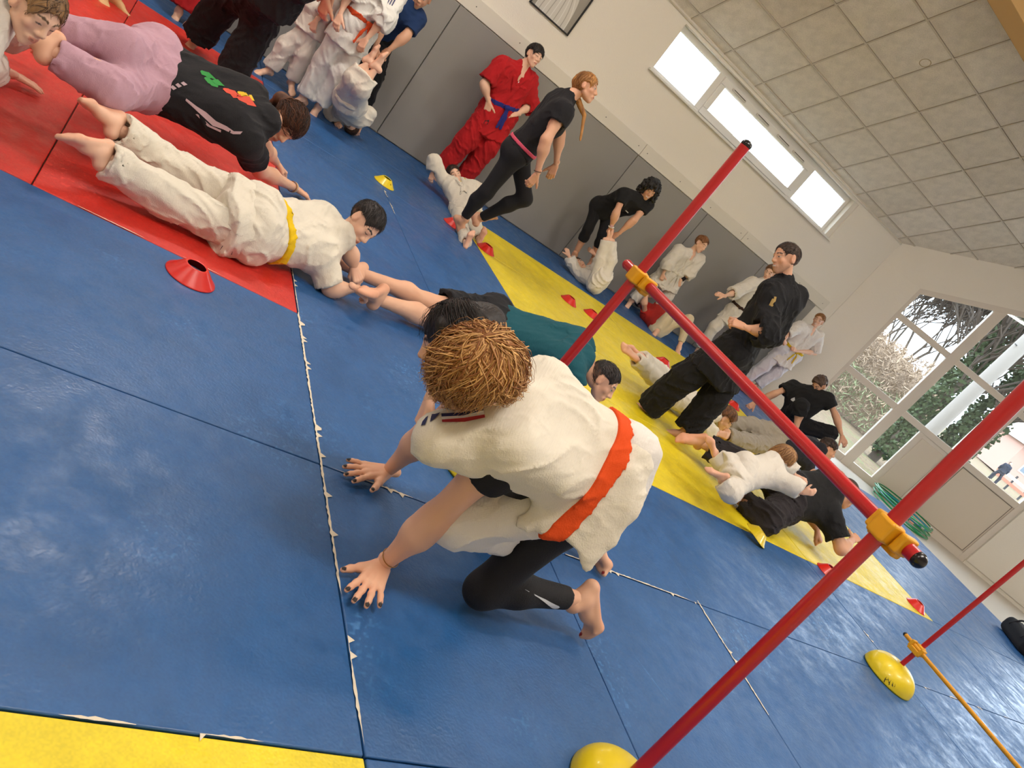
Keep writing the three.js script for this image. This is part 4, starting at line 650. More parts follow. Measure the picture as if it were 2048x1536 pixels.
// --- boy being towed, yellow belt
person({ q: 'mid', s: 0.86, check: CK, label: 'dark-haired boy in white gi with yellow belt gripping a man by the ankles', skin: SK3, hs: 0.93,
  pv: [508, 447, 0.14], lean: -1,
  j: { hd: [728, 446, -1], nk: [690, 470, -1], sl: [645, 432, -1], sr: [645, 522, 1], el: [700, 505, 'm'], er: [660, 578, 'm'], wl: [708, 532, 'h', 0.11], wr: [712, 577, 'h', 0.1], hl: [714, 552, 'h', 0.08], hr: [745, 600, 'h', 0.08], il: [512, 418, -1], ir: [505, 478, 1], kl: [350, 340, 'h', 0.12], kr: [335, 395, 'h', 0.1], al: [226, 252, 'h', 0.2], ar: [203, 314, 'h', 0.15], tl: [120, 220, 'h', 0.2], tr: [105, 305, 'h', 0.13] },
  face: [0.3, -0.93, 0.25], crown: [0.85, 0.45, 0.1], pl: 'grip', pr: 'grip', nl: [0.3, 0.6, 0.7], nr: [0.2, 0.5, 0.8], fnl: [0.1, -0.8, -0.6], fnr: [0.1, -0.8, -0.6],
  hair: short('#17110f', '#2b201b', { vol: 0.008, line: 0.066, fade: '#7a5846', eyes: 'down' }), top: { gi: true, c: GI, t: 0.92, tl: 0.5, r: [0.074, 0.082, 0.084], hem: 0.17, belt: '#e6bf0c', knot: false, beltUp: 0.12, fold: 0.01 }, legs: { c: GI, t: 1.93, r: [0.105, 0.088, 0.082], fold: 0.011 },
  extra(x) { const C = mad(x.J.ir, x.sp, -0.05), dir = screenDir(-0.1, -0.4, 0.9), U = nrm(sub(x.J.ir, x.J.kr)), Vv = perp(cross(dir, U), U); decal(x, x.top, mad(C, Vv, -0.05), U, Vv, dir, [[[[-0.03, -0.012], [-0.03, 0.012]], [[0.02, -0.012], [0.02, 0.012]]]], '#3a3446', 'badge'); } });
// --- woman in lilac trousers crawling
person({ q: 'mid', s: 0.98, b: 1.02, check: CK, label: 'woman crawling in lilac trousers and printed black t-shirt with brown ponytail', locks: false, skin: SK, bust: 0.045,
  pv: [297, 142, 0.32], lean: -1,
  j: { hd: [572, 245, -1], nk: [535, 240, -1], sl: [505, 198, -1], sr: [490, 280, 1], el: [530, 298, 'm'], er: [520, 340, 'm'], wl: [553, 325, 'h', 0.07], wr: [592, 377, 'h', 0.05], hl: [562, 335, 'h', 0.05], hr: [625, 400, 'h', 0.03], il: [305, 112, -1], ir: [290, 168, 1], kl: [240, 95, 1], kr: [222, 178, 1], al: [105, 52, 0], ar: [92, 98, 0], tl: [62, 55, 0], tr: [55, 88, 0] },
  face: [0.1, -0.95, 0.2], crown: [0.9, 0.35, 0.1], nl: WUP, nr: WUP, pl: 'curl', pr: 'relaxed', fnl: [-0.5, -0.7, 0.3], fnr: [-0.5, -0.7, 0.3],
  hair: { color: '#2c170d', color2: '#6f4228', brow: '#2a1a12', vol: 0.011, rough: 0.003, line: 0.065, nape: -0.055, eyes: 'down', bones: [[[0, 0.03, -0.1], [0, -0.02, -0.135], 0.03, 0.034], [[0, -0.02, -0.135], [0.02, -0.1, -0.115], 0.034, 0.028], [[0.02, -0.1, -0.115], [0.04, -0.16, -0.09], 0.026, 0.01]] },
  top: { c: BLK, t: 0.62, ex: 0.016, hem: 0.03, r: [0.075, 0.078, 0.05], fold: 0.008 }, legs: { c: '#bd96a5', t: 1.86, r: [0.112, 0.078, 0.058], ex: 0.026, fold: 0.008, dir: [0.2, 1, 0.3] },
  extra(x) {
    locks(x, 1400, { color: '#1e0f09', color2: '#6a3d24', whorl: [0, -0.1, -0.95], lift: 0.013, len: [0.06, 0.14], w: [0.0009, 0.0016], flick: 0.06, keep: (l) => l[2] < 0.05 && l[1] > -0.03 });
    const dir = screenDir(0.15, 0.1, 1), U = nrm(sub(x.J.sr, x.J.ir)), Vv = perp(cross(dir, U), U), C = lerp(x.J.ir, x.J.sr, 0.4);
    const splash = (n, u0, v0, w, h, col, name, sd) => decal(x, x.top, mad(C, Vv, 0.16), U, Vv, dir, Array.from({ length: n }, (_, i) => { const r = (k) => hsh(i, k, sd), u = u0 + w * (i / n), v = v0 + h * (r(1) - 0.5); return [[[u, v - 0.004], [u, v + 0.006]], [[u + 0.012 + 0.02 * r(2), v - 0.012 - 0.012 * r(3)], [u + 0.01 + 0.012 * r(4), v + 0.012 + 0.014 * r(5)]], [[u + 0.03 + 0.02 * r(6), v - 0.006], [u + 0.035 + 0.02 * r(7), v + 0.004]]]; }), col, name);
    splash(5, -0.01, 0.01, 0.07, 0.03, '#1f8a34', 'print_green', 3); splash(7, 0.1, 0.005, 0.13, 0.035, '#d0452c', 'print_red', 5); splash(3, 0.15, 0.035, 0.05, 0.008, '#d9b315', 'print_yellow', 8);
    decal(x, x.top, mad(C, Vv, -0.01), U, Vv, dir, [[[[0.02, 0.01], [0.02, 0.02]], [[0.06, 0.0], [0.07, 0.012]], [[0.1, -0.01], [0.11, 0.012]], [[0.15, -0.022], [0.16, 0.0]], [[0.2, -0.016], [0.21, 0.002]], [[0.25, -0.018], [0.25, -0.006]], [[0.28, -0.004], [0.285, 0.012]]], [[[0.07, -0.016], [0.08, -0.012]], [[0.13, -0.034], [0.14, -0.026]], [[0.19, -0.03], [0.19, -0.022]]]], '#bfa3aa', 'print_pale');
    decal(x, x.top, mad(C, Vv, 0.045), U, Vv, dir, [0, 1, 2].map((i) => [[[-0.05 + i * 0.012, -0.03 + i * 0.022], [-0.035 + i * 0.012, -0.033 + i * 0.022]], [[-0.045 + i * 0.012, -0.016 + i * 0.022], [-0.028 + i * 0.012, -0.018 + i * 0.022]]]), '#b49ba3', 'print_text');
    const w = lerp(x.J.er, x.J.wr, 0.9), d = nrm(sub(x.J.wr, x.J.er)); for (const [k, c] of [[0, '#d8b078'], [0.012, '#e6d9cc'], [-0.012, '#8a5a3a']]) { const t = new THREE.TorusGeometry(0.03, 0.0022, 6, 26); t.applyQuaternion(new THREE.Quaternion().setFromUnitVectors(new THREE.Vector3(0, 0, 1), new THREE.Vector3(...d))); t.translate(...sub(mad(w, d, k), x.base)); part(x.g, 'bracelet', t, std(c, 0.35, { metalness: 0.5 })); }
  } });
// --- child at the left edge holding the woman's ankle
person({ q: 'mid', s: 0.8, check: CK, label: 'child with long fair hair in white gi holding the ankle of the lilac-trousered woman', skin: SK3, hs: 0.92,
  pv: [-190, 60, 0.33], lean: -1, msp: [-40, 45],
  j: { hd: [70, 20, 'h', 0.5], sl: [0, -20, -1], sr: [-60, 95, 1], el: [10, 60, 'm'], er: [-40, 130, 'm'], wl: [55, 80, 'h', 0.12], wr: [30, 150, 'h', 0.05], hl: [85, 95, 'h', 0.1], hr: [102, 190, 'h', 0.02], il: [-175, 30, -1], ir: [-200, 90, 1], kl: [-120, 110, 'h', 0.06], kr: [-150, 190, 'h', 0.06], al: [-300, 40, 'h', 0.06], ar: [-330, 120, 'h', 0.06], tl: [-360, 20, 'h', 0.03], tr: [-390, 100, 'h', 0.03] },
  face: [0.5, -0.84, 0.1], crown: [0.82, 0.5, 0.2], nl: WUP, nr: WUP, pl: 'grip', pr: 'spread', hair: { color: '#4b3320', color2: '#a57c4f', brow: '#5a4028', vol: 0.013, rough: 0.004, nape: -0.06, eyes: 'down', bones: [[[0, 0.02, -0.1], [0.0, -0.08, -0.13], 0.035, 0.02]] }, top: { gi: true, c: GI2, t: 1.5, r: [0.09, 0.086, 0.08], tr: 1.3 }, legs: { c: GI2 } });
// --- instructor, black gi
const instructor = person({ q: 'mid', s: 0.97, b: 1.05, check: CK, label: 'smiling man standing in a black gi with folded hands', skin: SK2, foot: [1325, 850], hs: 1.0,
  j: { hd: [1571, 517, 0.05], sl: [1545, 583, 0.1], sr: [1592, 592, -0.12], nk: [1566, 560, 0], el: [1530, 665, 0.24], er: [1540, 668, -0.2], wl: [1490, 655, 0.3], wr: [1480, 640, -0.02], hl: [1448, 636, 0.28], hr: [1450, 635, 0.1], il: [1462, 702, 0.09], ir: [1474, 708, -0.1], kl: [1368, 756, 0.1], kr: [1428, 795, -0.06], al: [1292, 818, 0.02], ar: [1368, 866, -0.02], tl: [1260, 792, 0.02], tr: [1338, 850, 0.0] },
  face: [-0.93, 0.08, 0.3], crown: [0.5, 0.87, 0.0], pl: 'curl', pr: 'fist', nl: [-0.1, 0.5, 0.85], nr: [-0.4, 0.6, 0.5], hair: short('#2a1c14', '#4a3323', { vol: 0.006, smile: true, stubble: true, fade: '#6b4a38' }),
  top: { gi: true, c: '#141417', t: 1.35, tr: 1.4, r: [0.078, 0.1, 0.105], hem: 0.26, flare: 0.05, belt: '#0e0e10', knot: true, beltUp: 0.06, fold: 0.012 }, legs: { c: '#121215', t: 1.92, r: [0.125, 0.112, 0.108], fold: 0.012 },
  extra(x) { const dir = screenDir(-0.3, 0, 0.95), U = nrm(sub(x.J.sl, x.J.il)), Vv = perp(cross(dir, U), U), C = lerp(x.pv, x.ms, 0.78); decal(x, x.top, mad(C, Vv, 0.0), U, Vv, dir, [[[[-0.05, 0.005], [-0.05, 0.02]], [[-0.02, -0.004], [-0.02, 0.024]], [[0.02, 0.0], [0.02, 0.03]], [[0.05, 0.012], [0.045, 0.026]]]], '#a4874a', 'emblem'); decal(x, x.top, mad(C, U, -0.065), U, Vv, dir, [[[[-0.012, -0.004], [-0.012, 0.012]], [[0.01, -0.002], [0.01, 0.016]]]], '#6a7f92', 'emblem'); } });
// --- youth in red gi by the wall
person({ q: 'mid', s: 0.98, check: CK, label: 'youth standing in a red gi with blue belt against the grey wall pads', skin: SK3, foot: [905, 362], wallz: -7.72, hs: 0.98,
  j: { hd: [1068, 112, 0.05], sl: [1061, 158, 0.0], sr: [1003, 126, 0.05], nk: [1043, 134, 0.0], el: [1060, 212, -0.02], er: [968, 168, 0.1], wl: [1034, 228, 0.1], wr: [977, 203, 0.12], hl: [1022, 228, 0.12], hr: [974, 222, 0.12], il: [1012, 232, 0.0], ir: [982, 217, 0.02], kl: [978, 292, 0.06], kr: [932, 282, 0.06], al: [925, 357, 0], ar: [882, 337, 0.02], tl: [914, 372, 0.1], tr: [868, 352, 0.12] },
  face: [0.55, -0.5, 0.65], crown: [0.5, 0.85, 0.15], hair: short('#120d0c', '#251a16', { vol: 0.017, line: 0.045, rough: 0.006, eyes: 'down' }),
  top: { gi: true, c: '#b3141b', t: 0.85, tl: 1.1, r: [0.072, 0.09, 0.095], hem: 0.26, flare: 0.03, belt: '#232a78', spread: 0.15 }, legs: { c: '#b01219', t: 1.93, r: [0.118, 0.105, 0.1], fold: 0.011 },
  extra(x) { const dir = screenDir(0, 0, 1), U = x.L, Vv = x.sp; decal(x, x.top, mad(mad(x.pv, x.L, -0.05), x.sp, -0.19), U, Vv, dir, [[[[-0.025, -0.025], [-0.025, 0.025]], [[0.025, -0.025], [0.025, 0.025]]]], '#2a0d10', 'patch'); decal(x, x.top, mad(mad(x.ms, x.L, 0.1), x.sp, -0.12), U, Vv, dir, [[[[-0.004, -0.03], [0.004, -0.03]], [[-0.004, 0.02], [0.004, 0.02]]]], '#dedede', 'emblem'); } });
// --- child on the floor at his feet
person({ q: 'far', s: 0.68, check: CK, label: 'child in white gi lying on the back at the feet of the red-clad youth', skin: SK3, hs: 0.85,
  pv: [930, 416, 0.1], lean: -1,
  j: { hd: [908, 350, -1], nk: [914, 362, -1], sl: [945, 372, 0], sr: [888, 362, 0], el: [960, 382, 0], er: [868, 322, 0], wl: [955, 402, 0], wr: [864, 346, 0], hl: [950, 412, 0], hr: [862, 356, 0], il: [945, 414, 0], ir: [915, 416, 0], kl: [950, 452, 1], kr: [925, 460, 1], al: [958, 480, 1], ar: [932, 488, 1], tl: [963, 468, 0], tr: [937, 476, 0] },
  face: [0.35, -0.15, 0.9], crown: [-0.4, 0.9, -0.1], hair: short('#2b1c15', '#3f2a20'), top: { gi: true, c: '#d8d0c0', t: 1.8, r: [0.09, 0.09, 0.085], hem: 0.2 }, legs: { c: '#d8d0c0' },
  extra(x) { decal(x, x.top, mad(x.ms, x.sp, -0.03), x.L, x.sp, x.Fr, [[[[-0.06, 0.01], [-0.06, 0.03]], [[0.0, -0.03], [0.0, 0.03]], [[0.06, 0.01], [0.06, 0.03]]]], '#d9b933', 'undershirt'); } });
// --- woman walking past
person({ q: 'mid', s: 0.97, b: 1.12, check: CK, label: 'fair woman walking past in black leggings and black t-shirt with pink hem', skin: SK2, foot: [930, 478], hs: 0.98, arm: 1.12, leg: 1.1, bust: 0.06,
  j: { hd: [1172, 175, 0], nk: [1138, 193, 0], sl: [1122, 196, -0.17], sr: [1128, 222, 0.17], el: [1120, 268, -0.25], er: [1092, 280, 0.27], wl: [1112, 330, -0.2], wr: [1074, 348, 0.26], hl: [1102, 350, -0.2], hr: [1052, 376, 0.25], il: [1038, 300, -0.1], ir: [1032, 308, 0.1], kl: [1050, 398, -0.05], kr: [972, 385, 0.1], al: [952, 440, -0.1], ar: [925, 440, 0.02], tl: [985, 446, -0.1], tr: [945, 495, 0.02] },
  face: [0.9, -0.35, 0.1], crown: [0.4, 0.88, 0.1], nr: [0.5, -0.1, 0.85], fnl: [0.1, -0.9, 0.2], hair: { color: '#8a5524', color2: '#c78d4a', brow: '#8a5a30', vol: 0.012, rough: 0.004, nape: -0.06, bones: [[[0, 0.02, -0.09], [0.02, -0.08, -0.06], 0.036, 0.03], [[0.02, -0.08, -0.06], [0.06, -0.2, 0.06], 0.028, 0.018], [[0.06, -0.2, 0.06], [0.07, -0.4, 0.1], 0.016, 0.008]] },
  top: { c: BLK, t: 0.42, ex: 0.014, hem: -0.02, r: [0.078, 0.082, 0.06], fold: 0.006 }, legs: { name: 'leggings', c: '#1c1b1e', tight: true, ex: 0.008, r: [0.1, 0.07, 0.05], t: 1.88 },
  extra(x) { const v = new Vol(0.007, 55); x.torso(v, 0.036); const c = mad(x.pv, x.sp, 0.07), n = x.sp; v.clips.push((X, Y, Z) => Math.abs((X - c[0]) * n[0] + (Y - c[1]) * n[1] + (Z - c[2]) * n[2]) - 0.014); part(x.g, 'waistband', x.at0(v.build()), cloth('#d9556f')); const t = new THREE.TorusGeometry(0.03, 0.003, 6, 24); t.applyQuaternion(new THREE.Quaternion().setFromUnitVectors(new THREE.Vector3(0, 0, 1), new THREE.Vector3(...nrm(sub(x.J.wr, x.J.er))))); t.translate(...sub(lerp(x.J.er, x.J.wr, 0.92), x.base)); part(x.g, 'bracelet', t, std('#3a2018', 0.5)); } });
// --- curly-haired woman holding a child by the feet
person({ q: 'far', s: 0.95, check: CK, label: 'woman with black curly hair bending down in cropped black leggings, white watch', skin: SK2, foot: [1172, 528], wallz: -7.62, hs: 0.97, bust: 0.05,
  j: { hd: [1300, 380, 0.25], nk: [1278, 398, 0.2], sl: [1298, 408, 0.22], sr: [1248, 388, 0.22], el: [1268, 440, 0.32], er: [1232, 427, 0.35], wl: [1236, 468, 0.3], wr: [1222, 455, 0.35], hl: [1222, 476, 0.28], hr: [1216, 472, 0.3], il: [1218, 424, -0.05], ir: [1196, 412, -0.05], kl: [1205, 470, 0.08], kr: [1176, 458, 0.08], al: [1185, 522, 0.02], ar: [1150, 508, 0.02], tl: [1176, 534, 0.12], tr: [1140, 520, 0.12] },
  face: [-0.05, -0.55, 0.8], crown: [0.5, 0.8, 0.25], pl: 'grip', pr: 'grip', hair: { color: '#070606', color2: '#151111', brow: '#0c0909', vol: 0.028, rough: 0.016, curl: 46, nape: -0.08, ears: false, line: 0.06, smile: true, bones: [[[0.08, 0.03, -0.03], [0.095, -0.08, 0.0], 0.035, 0.03], [[-0.08, 0.03, -0.03], [-0.1, -0.06, -0.01], 0.04, 0.035], [[0, 0.02, -0.1], [0, -0.12, -0.1], 0.06, 0.05], [[0.095, -0.08, 0.0], [0.09, -0.15, 0.03], 0.03, 0.014]] },
  top: { c: '#141416', t: 0.5, ex: 0.014, hem: 0.05 }, legs: { name: 'leggings', c: '#151518', tight: true, ex: 0.008, r: [0.094, 0.066, 0.06], t: 1.45 },
  extra(x) { const w = lerp(x.J.er, x.J.wr, 0.95), d = nrm(sub(x.J.wr, x.J.er)), t = new THREE.TorusGeometry(0.028, 0.008, 6, 22); t.applyQuaternion(new THREE.Quaternion().setFromUnitVectors(new THREE.Vector3(0, 0, 1), new THREE.Vector3(...d))); t.translate(...sub(w, x.base)); const m = part(x.g, 'watch', t, std('#e8e4dd', 0.5)); part(m, 'watch_face', rod(sub(mad(w, screenDir(0, 0, 1), 0.026), x.base), sub(mad(w, screenDir(0, 0, 1), 0.038), x.base), 0.016, 14), std('#b98d85', 0.3)); decal(x, x.top, mad(x.ms, x.sp, -0.12), x.L, x.sp, x.Fr, [[[[-0.03, -0.006], [-0.03, 0.006]], [[0.03, -0.006], [0.03, 0.006]]]], '#d9d9d9', 'logo_print'); } });
person({ q: 'far', s: 0.72, check: CK, label: 'child in white gi on the back with feet held up by the curly-haired woman', skin: SK3, hs: 0.86,
  pv: [1198, 562, 0.17], lean: -1,
  j: { hd: [1158, 530, 0], nk: [1166, 540, 0], sl: [1188, 540, -1], sr: [1160, 552, 1], el: [1200, 520, 0], er: [1142, 524, 0], wl: [1188, 508, 0], wr: [1138, 512, 0], il: [1206, 554, 0], ir: [1190, 570, 0], kl: [1222, 520, 0], kr: [1200, 522, 0], al: [1222, 482, 0], ar: [1213, 480, 0], tl: [1226, 464, 0], tr: [1216, 462, 0] },
  face: [0.0, 0.3, 0.9], crown: [-0.7, 0.6, -0.2], hair: short('#3a2519', '#4f3524'), top: { gi: true, c: GI2, t: 1.7, hem: 0.12, r: [0.08, 0.086, 0.088], flare: 0.01 }, legs: { c: GI2, t: 1.95, r: [0.11, 0.09, 0.085] } });
person({ q: 'far', s: 0.76, check: CK, label: 'red-haired child standing in white gi with a black wristband, looking down', skin: SK3, foot: [1285, 612], wallz: -7.72, hs: 0.9,
  j: { hd: [1402, 488, 0.05], nk: [1382, 505, 0], sl: [1400, 518, 0.0], sr: [1357, 500, 0.03], el: [1380, 545, 0.06], er: [1335, 528, 0.1], wl: [1360, 562, 0.1], wr: [1326, 548, 0.12], hl: [1356, 580, 0.1], hr: [1322, 562, 0.12], il: [1355, 555, 0], ir: [1330, 545, 0], kl: [1335, 592, 0.03], kr: [1296, 575, 0.04], al: [1312, 622, 0.0], ar: [1264, 602, 0.02], tl: [1304, 634, 0.08], tr: [1258, 616, 0.1] },
  face: [0.45, -0.7, 0.55], crown: [0.6, 0.75, 0.3], hair: short('#7c4a28', '#9c6a3e', { vol: 0.012, eyes: 'down' }), top: { gi: true, c: GI2, t: 1.5, hem: 0.24, r: [0.095, 0.1, 0.095], belt: '#ded8ca', flare: 0.04 }, legs: { c: GI2, t: 1.9, r: [0.115, 0.1, 0.095] },
  extra(x) { const v = new Vol(0.006, 100); v.cone(lerp(x.J.el, x.J.wl, 0.55), lerp(x.J.el, x.J.wl, 0.85), 0.034, 0.032, { cutB: true, cutA: true }); part(x.g, 'wristband', x.at0(v.build()), cloth('#17161a')); } });
person({ q: 'far', s: 0.86, check: CK, label: 'person in red top and quilted cream leggings lying back with knees raised', skin: SK, hs: 0.9,
  pv: [1322, 654, 0.1], lean: -1,
  j: { hd: [1285, 606, -1], nk: [1290, 612, 0], sl: [1318, 616, -1], sr: [1290, 632, 1], el: [1318, 594, 0], er: [1288, 606, 1], wl: [1302, 592, 0], wr: [1292, 594, 0], il: [1332, 650, -1], ir: [1312, 660, 1], kl: [1378, 638, 0], kr: [1340, 630, 0], al: [1358, 695, 0], ar: [1312, 664, 0], tl: [1356, 714, 0], tr: [1306, 676, 0] },
  face: [0.1, 0.2, 0.95], crown: [-0.7, 0.6, 0], hair: short('#2a1712', '#3c241b'), top: { c: '#b3261f', t: 0.5, ex: 0.014, hem: 0.02 }, legs: { name: 'leggings', c: '#cfc0a2', pattern: true, tight: true, ex: 0.012, r: [0.098, 0.072, 0.05], t: 1.8 } });
person({ q: 'far', s: 0.85, check: CK, label: 'child in white gi raising an arm behind the black-clad man', skin: SK3, foot: [1418, 702], wallz: -7.45, hs: 0.92,
  j: { hd: [1540, 545, 0], nk: [1528, 563, 0], sl: [1545, 580, 0.0], sr: [1505, 565, 0.03], el: [1530, 620, 0], er: [1470, 585, 0.1], wl: [1510, 640, 0.1], wr: [1448, 592, 0.2], hl: [1500, 650, 0.1], hr: [1432, 586, 0.2], il: [1490, 632, 0], ir: [1466, 622, 0], kl: [1458, 672, 0.02], kr: [1430, 652, 0.02], al: [1425, 715, 0], ar: [1396, 700, 0], tl: [1415, 728, 0.1], tr: [1386, 712, 0.1] },
  face: [-0.6, -0.2, 0.7], crown: [0.55, 0.8, 0.1], hair: short('#6b4628', '#85592f'), top: { gi: true, c: GI2, t: 1.3, r: [0.09, 0.095, 0.09], belt: '#3a2419', hem: 0.22 }, legs: { c: GI2 } });
person({ q: 'far', s: 0.84, check: CK, label: 'laughing child standing by the pale pier in white gi, yellow belt in hands', skin: SK3, foot: [1496, 752], wallz: -7.72, hs: 0.93,
  j: { hd: [1637, 641, 0], nk: [1622, 658, 0], sl: [1637, 672, 0.0], sr: [1600, 652, 0.0], el: [1630, 706, 0.05], er: [1572, 668, 0.1], wl: [1592, 702, 0.14], wr: [1568, 682, 0.16], hl: [1578, 692, 0.16], hr: [1572, 690, 0.16], il: [1590, 712, 0], ir: [1566, 698, 0], kl: [1552, 745, 0.02], kr: [1528, 732, 0.02], al: [1514, 770, 0], ar: [1492, 757, 0], tl: [1506, 776, 0.1], tr: [1486, 764, 0.1] },
  face: [-0.5, 0.0, 0.85], crown: [0.55, 0.83, 0.1], pl: 'grip', pr: 'grip', hair: short('#8a5a2c', '#b27f45', { vol: 0.012, smile: true }), top: { gi: true, c: '#e6e1dc', t: 0.95, r: [0.095, 0.1, 0.095], hem: 0.24, belt: '#dcb813', spread: 0.5 }, legs: { c: '#dcdde6', t: 1.95, r: [0.11, 0.1, 0.095] } });
person({ q: 'far', s: 1.0, check: CK, label: 'man squatting in black t-shirt and shorts, one arm stretched to the glazing', skin: SK2, hs: 1.0,
  pv: [1580, 842, 0.2], lean: 0,
  j: { hd: [1638, 770, 0], nk: [1622, 782, 0], sl: [1655, 796, 0], sr: [1585, 772, 0], el: [1672, 832, 0], er: [1548, 788, 1], wl: [1684, 872, 0], wr: [1510, 805, 0], hl: [1696, 900, 0], hr: [1500, 812, 0], il: [1590, 848, 0], ir: [1572, 837, 0], kl: [1660, 866, 1], kr: [1602, 812, 1], al: [1635, 905, 0], ar: [1590, 862, 0], tl: [1622, 915, 1], tr: [1578, 872, 1] },
  face: [-0.75, -0.4, 0.4], crown: [0.3, 0.9, 0.2], hair: short('#3a281c', '#5a4230', { vol: 0.016, curl: 50, rough: 0.008, smile: true }), top: { c: '#161618', t: 0.55, ex: 0.018, hem: 0.04, r: [0.078, 0.082, 0.06] }, legs: { c: '#131316', t: 1.4, r: [0.115, 0.09, 0.08] },
  extra(x) { const dir = x.Fr, U = x.L, Vv = x.sp, C = mad(x.ms, x.sp, -0.17); decal(x, x.top, C, U, Vv, dir, [0, 1, 2].map((i) => [[[-0.14 + i * 0.055, -0.03], [-0.14 + i * 0.055, -0.012]], [[-0.115 + i * 0.055, -0.035], [-0.115 + i * 0.055, 0.022]], [[-0.09 + i * 0.055, -0.03], [-0.09 + i * 0.055, -0.012]]]), '#cfcfd2', 'cloud_print'); decal(x, x.top, mad(C, U, 0.07), U, Vv, dir, [[[[-0.03, -0.03], [-0.03, -0.01]], [[0.0, -0.05], [0.0, 0.01]], [[0.04, -0.03], [0.04, -0.015]]]], '#8e8e93', 'cloud_print'); } });
person({ q: 'far', s: 1.0, check: CK, label: 'man in grey trousers and dark shirt lying face down, heels held by a child', skin: SK2,
  pv: [1548, 880, 0.15], lean: -1,
  j: { hd: [1655, 898, -1], nk: [1640, 900, 0], sl: [1625, 890, -1], sr: [1612, 925, 1], el: [1648, 922, 0], er: [1622, 948, 0], wl: [1668, 938, 0], wr: [1650, 955, 0], il: [1555, 868, -1], ir: [1542, 893, 1], kl: [1502, 853, 1], kr: [1488, 885, 1], al: [1448, 845, 1], ar: [1446, 868, 1], tl: [1428, 848, 0], tr: [1424, 862, 0] },
  face: [0.7, -0.6, 0.1], crown: [0.6, 0.75, 0.1], hair: short('#2a1d17', '#3e2c22', { fade: '#8a6450' }), top: { c: '#1e1f28', t: 0.7, hem: 0.03, fold: 0.009 }, legs: { c: '#9b9284', t: 1.88, r: [0.115, 0.09, 0.075], fold: 0.012 } });
person({ q: 'far', s: 0.78, check: CK, label: 'brown-haired child in white gi stretched out on the yellow mats behind the black-clad man', skin: SK3, hs: 0.9,
  pv: [1347, 783, 0.14], lean: -1,
  j: { hd: [1450, 836, -1], nk: [1430, 830, 0], sl: [1415, 812, -1], sr: [1400, 838, 1], el: [1442, 842, 0], er: [1422, 865, 0], wl: [1448, 852, 0], wr: [1436, 868, 0], il: [1352, 776, -1], ir: [1342, 792, 1], kl: [1318, 742, 1], kr: [1305, 752, 1], al: [1280, 712, 1], ar: [1268, 714, 1], tl: [1252, 692, 0], tr: [1246, 694, 0] },
  face: [0.5, -0.8, 0], crown: [0.75, 0.5, 0.3], hair: short('#4d2f1b', '#84552f', { vol: 0.016, rough: 0.005 }), pl: 'grip', pr: 'grip', top: { gi: true, c: GI, t: 1.5, hem: 0.2 }, legs: { c: GI, t: 1.9, r: [0.105, 0.085, 0.08] } });
person({ q: 'mid', s: 1.02, b: 1.05, check: CK, label: 'shaven-headed man in black t-shirt and dark trousers crawling with a child on his back', skin: SK2, arm: 1.15,
  pv: [1566, 985, 0.22], lean: -1,
  j: { hd: [1692, 985, -1], nk: [1668, 990, -1], sl: [1645, 962, -1], sr: [1660, 1035, 1], el: [1618, 1022, 0], er: [1683, 1098, 0], wl: [1634, 1060, 0], wr: [1705, 1080, -1], hl: [1640, 1078, 0], hr: [1722, 1070, -1], il: [1562, 958, -1], ir: [1572, 1012, 1], kl: [1475, 925, 1], kr: [1530, 1040, 1], al: [1398, 885, 0], ar: [1472, 994, 0], tl: [1362, 888, 0], tr: [1455, 990, 1] },
  face: [0.7, -0.6, 0.1], crown: [0.65, 0.7, 0.2], pl: 'fist', nl: WUP, nr: WUP, fnr: [0.2, -0.5, -0.8], fnl: [0.4, -0.6, -0.6], hair: { ...short('#3b2c22', '#4a382c'), vol: 0.002, rough: 0.001, fade: '#9a725a' }, top: { c: '#121214', t: 0.68, ex: 0.018, hem: 0.03, r: [0.086, 0.088, 0.06], fold: 0.006 }, legs: { c: '#262124', t: 1.8, tl: 1.75, r: [0.12, 0.1, 0.085], fold: 0.013 } });
person({ q: 'far', s: 0.62, check: CK, label: 'small fair-haired child in white gi lying on the back of a crawling man', skin: SK3, hs: 0.84,
  pv: [1486, 948, 0.3], lean: -1,
  j: { hd: [1566, 918, -1], nk: [1552, 932, 0], sl: [1545, 920, -1], sr: [1558, 960, 1], el: [1575, 935, -1], er: [1590, 975, 0], wl: [1592, 952, 0], wr: [1604, 985, 0], hl: [1602, 958, 0], hr: [1612, 985, 0], il: [1488, 930, -1], ir: [1482, 962, 1], kl: [1450, 930, 0], kr: [1462, 985, 1], al: [1430, 905, 0], ar: [1445, 958, 0], tl: [1424, 885, 0], tr: [1412, 950, 0] },
  face: [0.75, -0.5, 0.0], crown: [0.5, 0.6, 0.55], fnl: [0.3, 0.3, -0.8], fnr: [0.0, -0.8, -0.5], hair: { color: '#6a4423', color2: '#b58652', brow: '#7d5730', vol: 0.014, rough: 0.004, nape: -0.06, bones: [[[0, 0.0, -0.1], [-0.05, -0.1, -0.1], 0.034, 0.04], [[-0.05, -0.1, -0.1], [-0.1, -0.2, -0.1], 0.038, 0.016]] }, top: { gi: true, c: GI2, t: 1.6, hem: 0.22, r: [0.1, 0.1, 0.095] }, legs: { c: GI2, t: 1.8, r: [0.12, 0.105, 0.1] } });
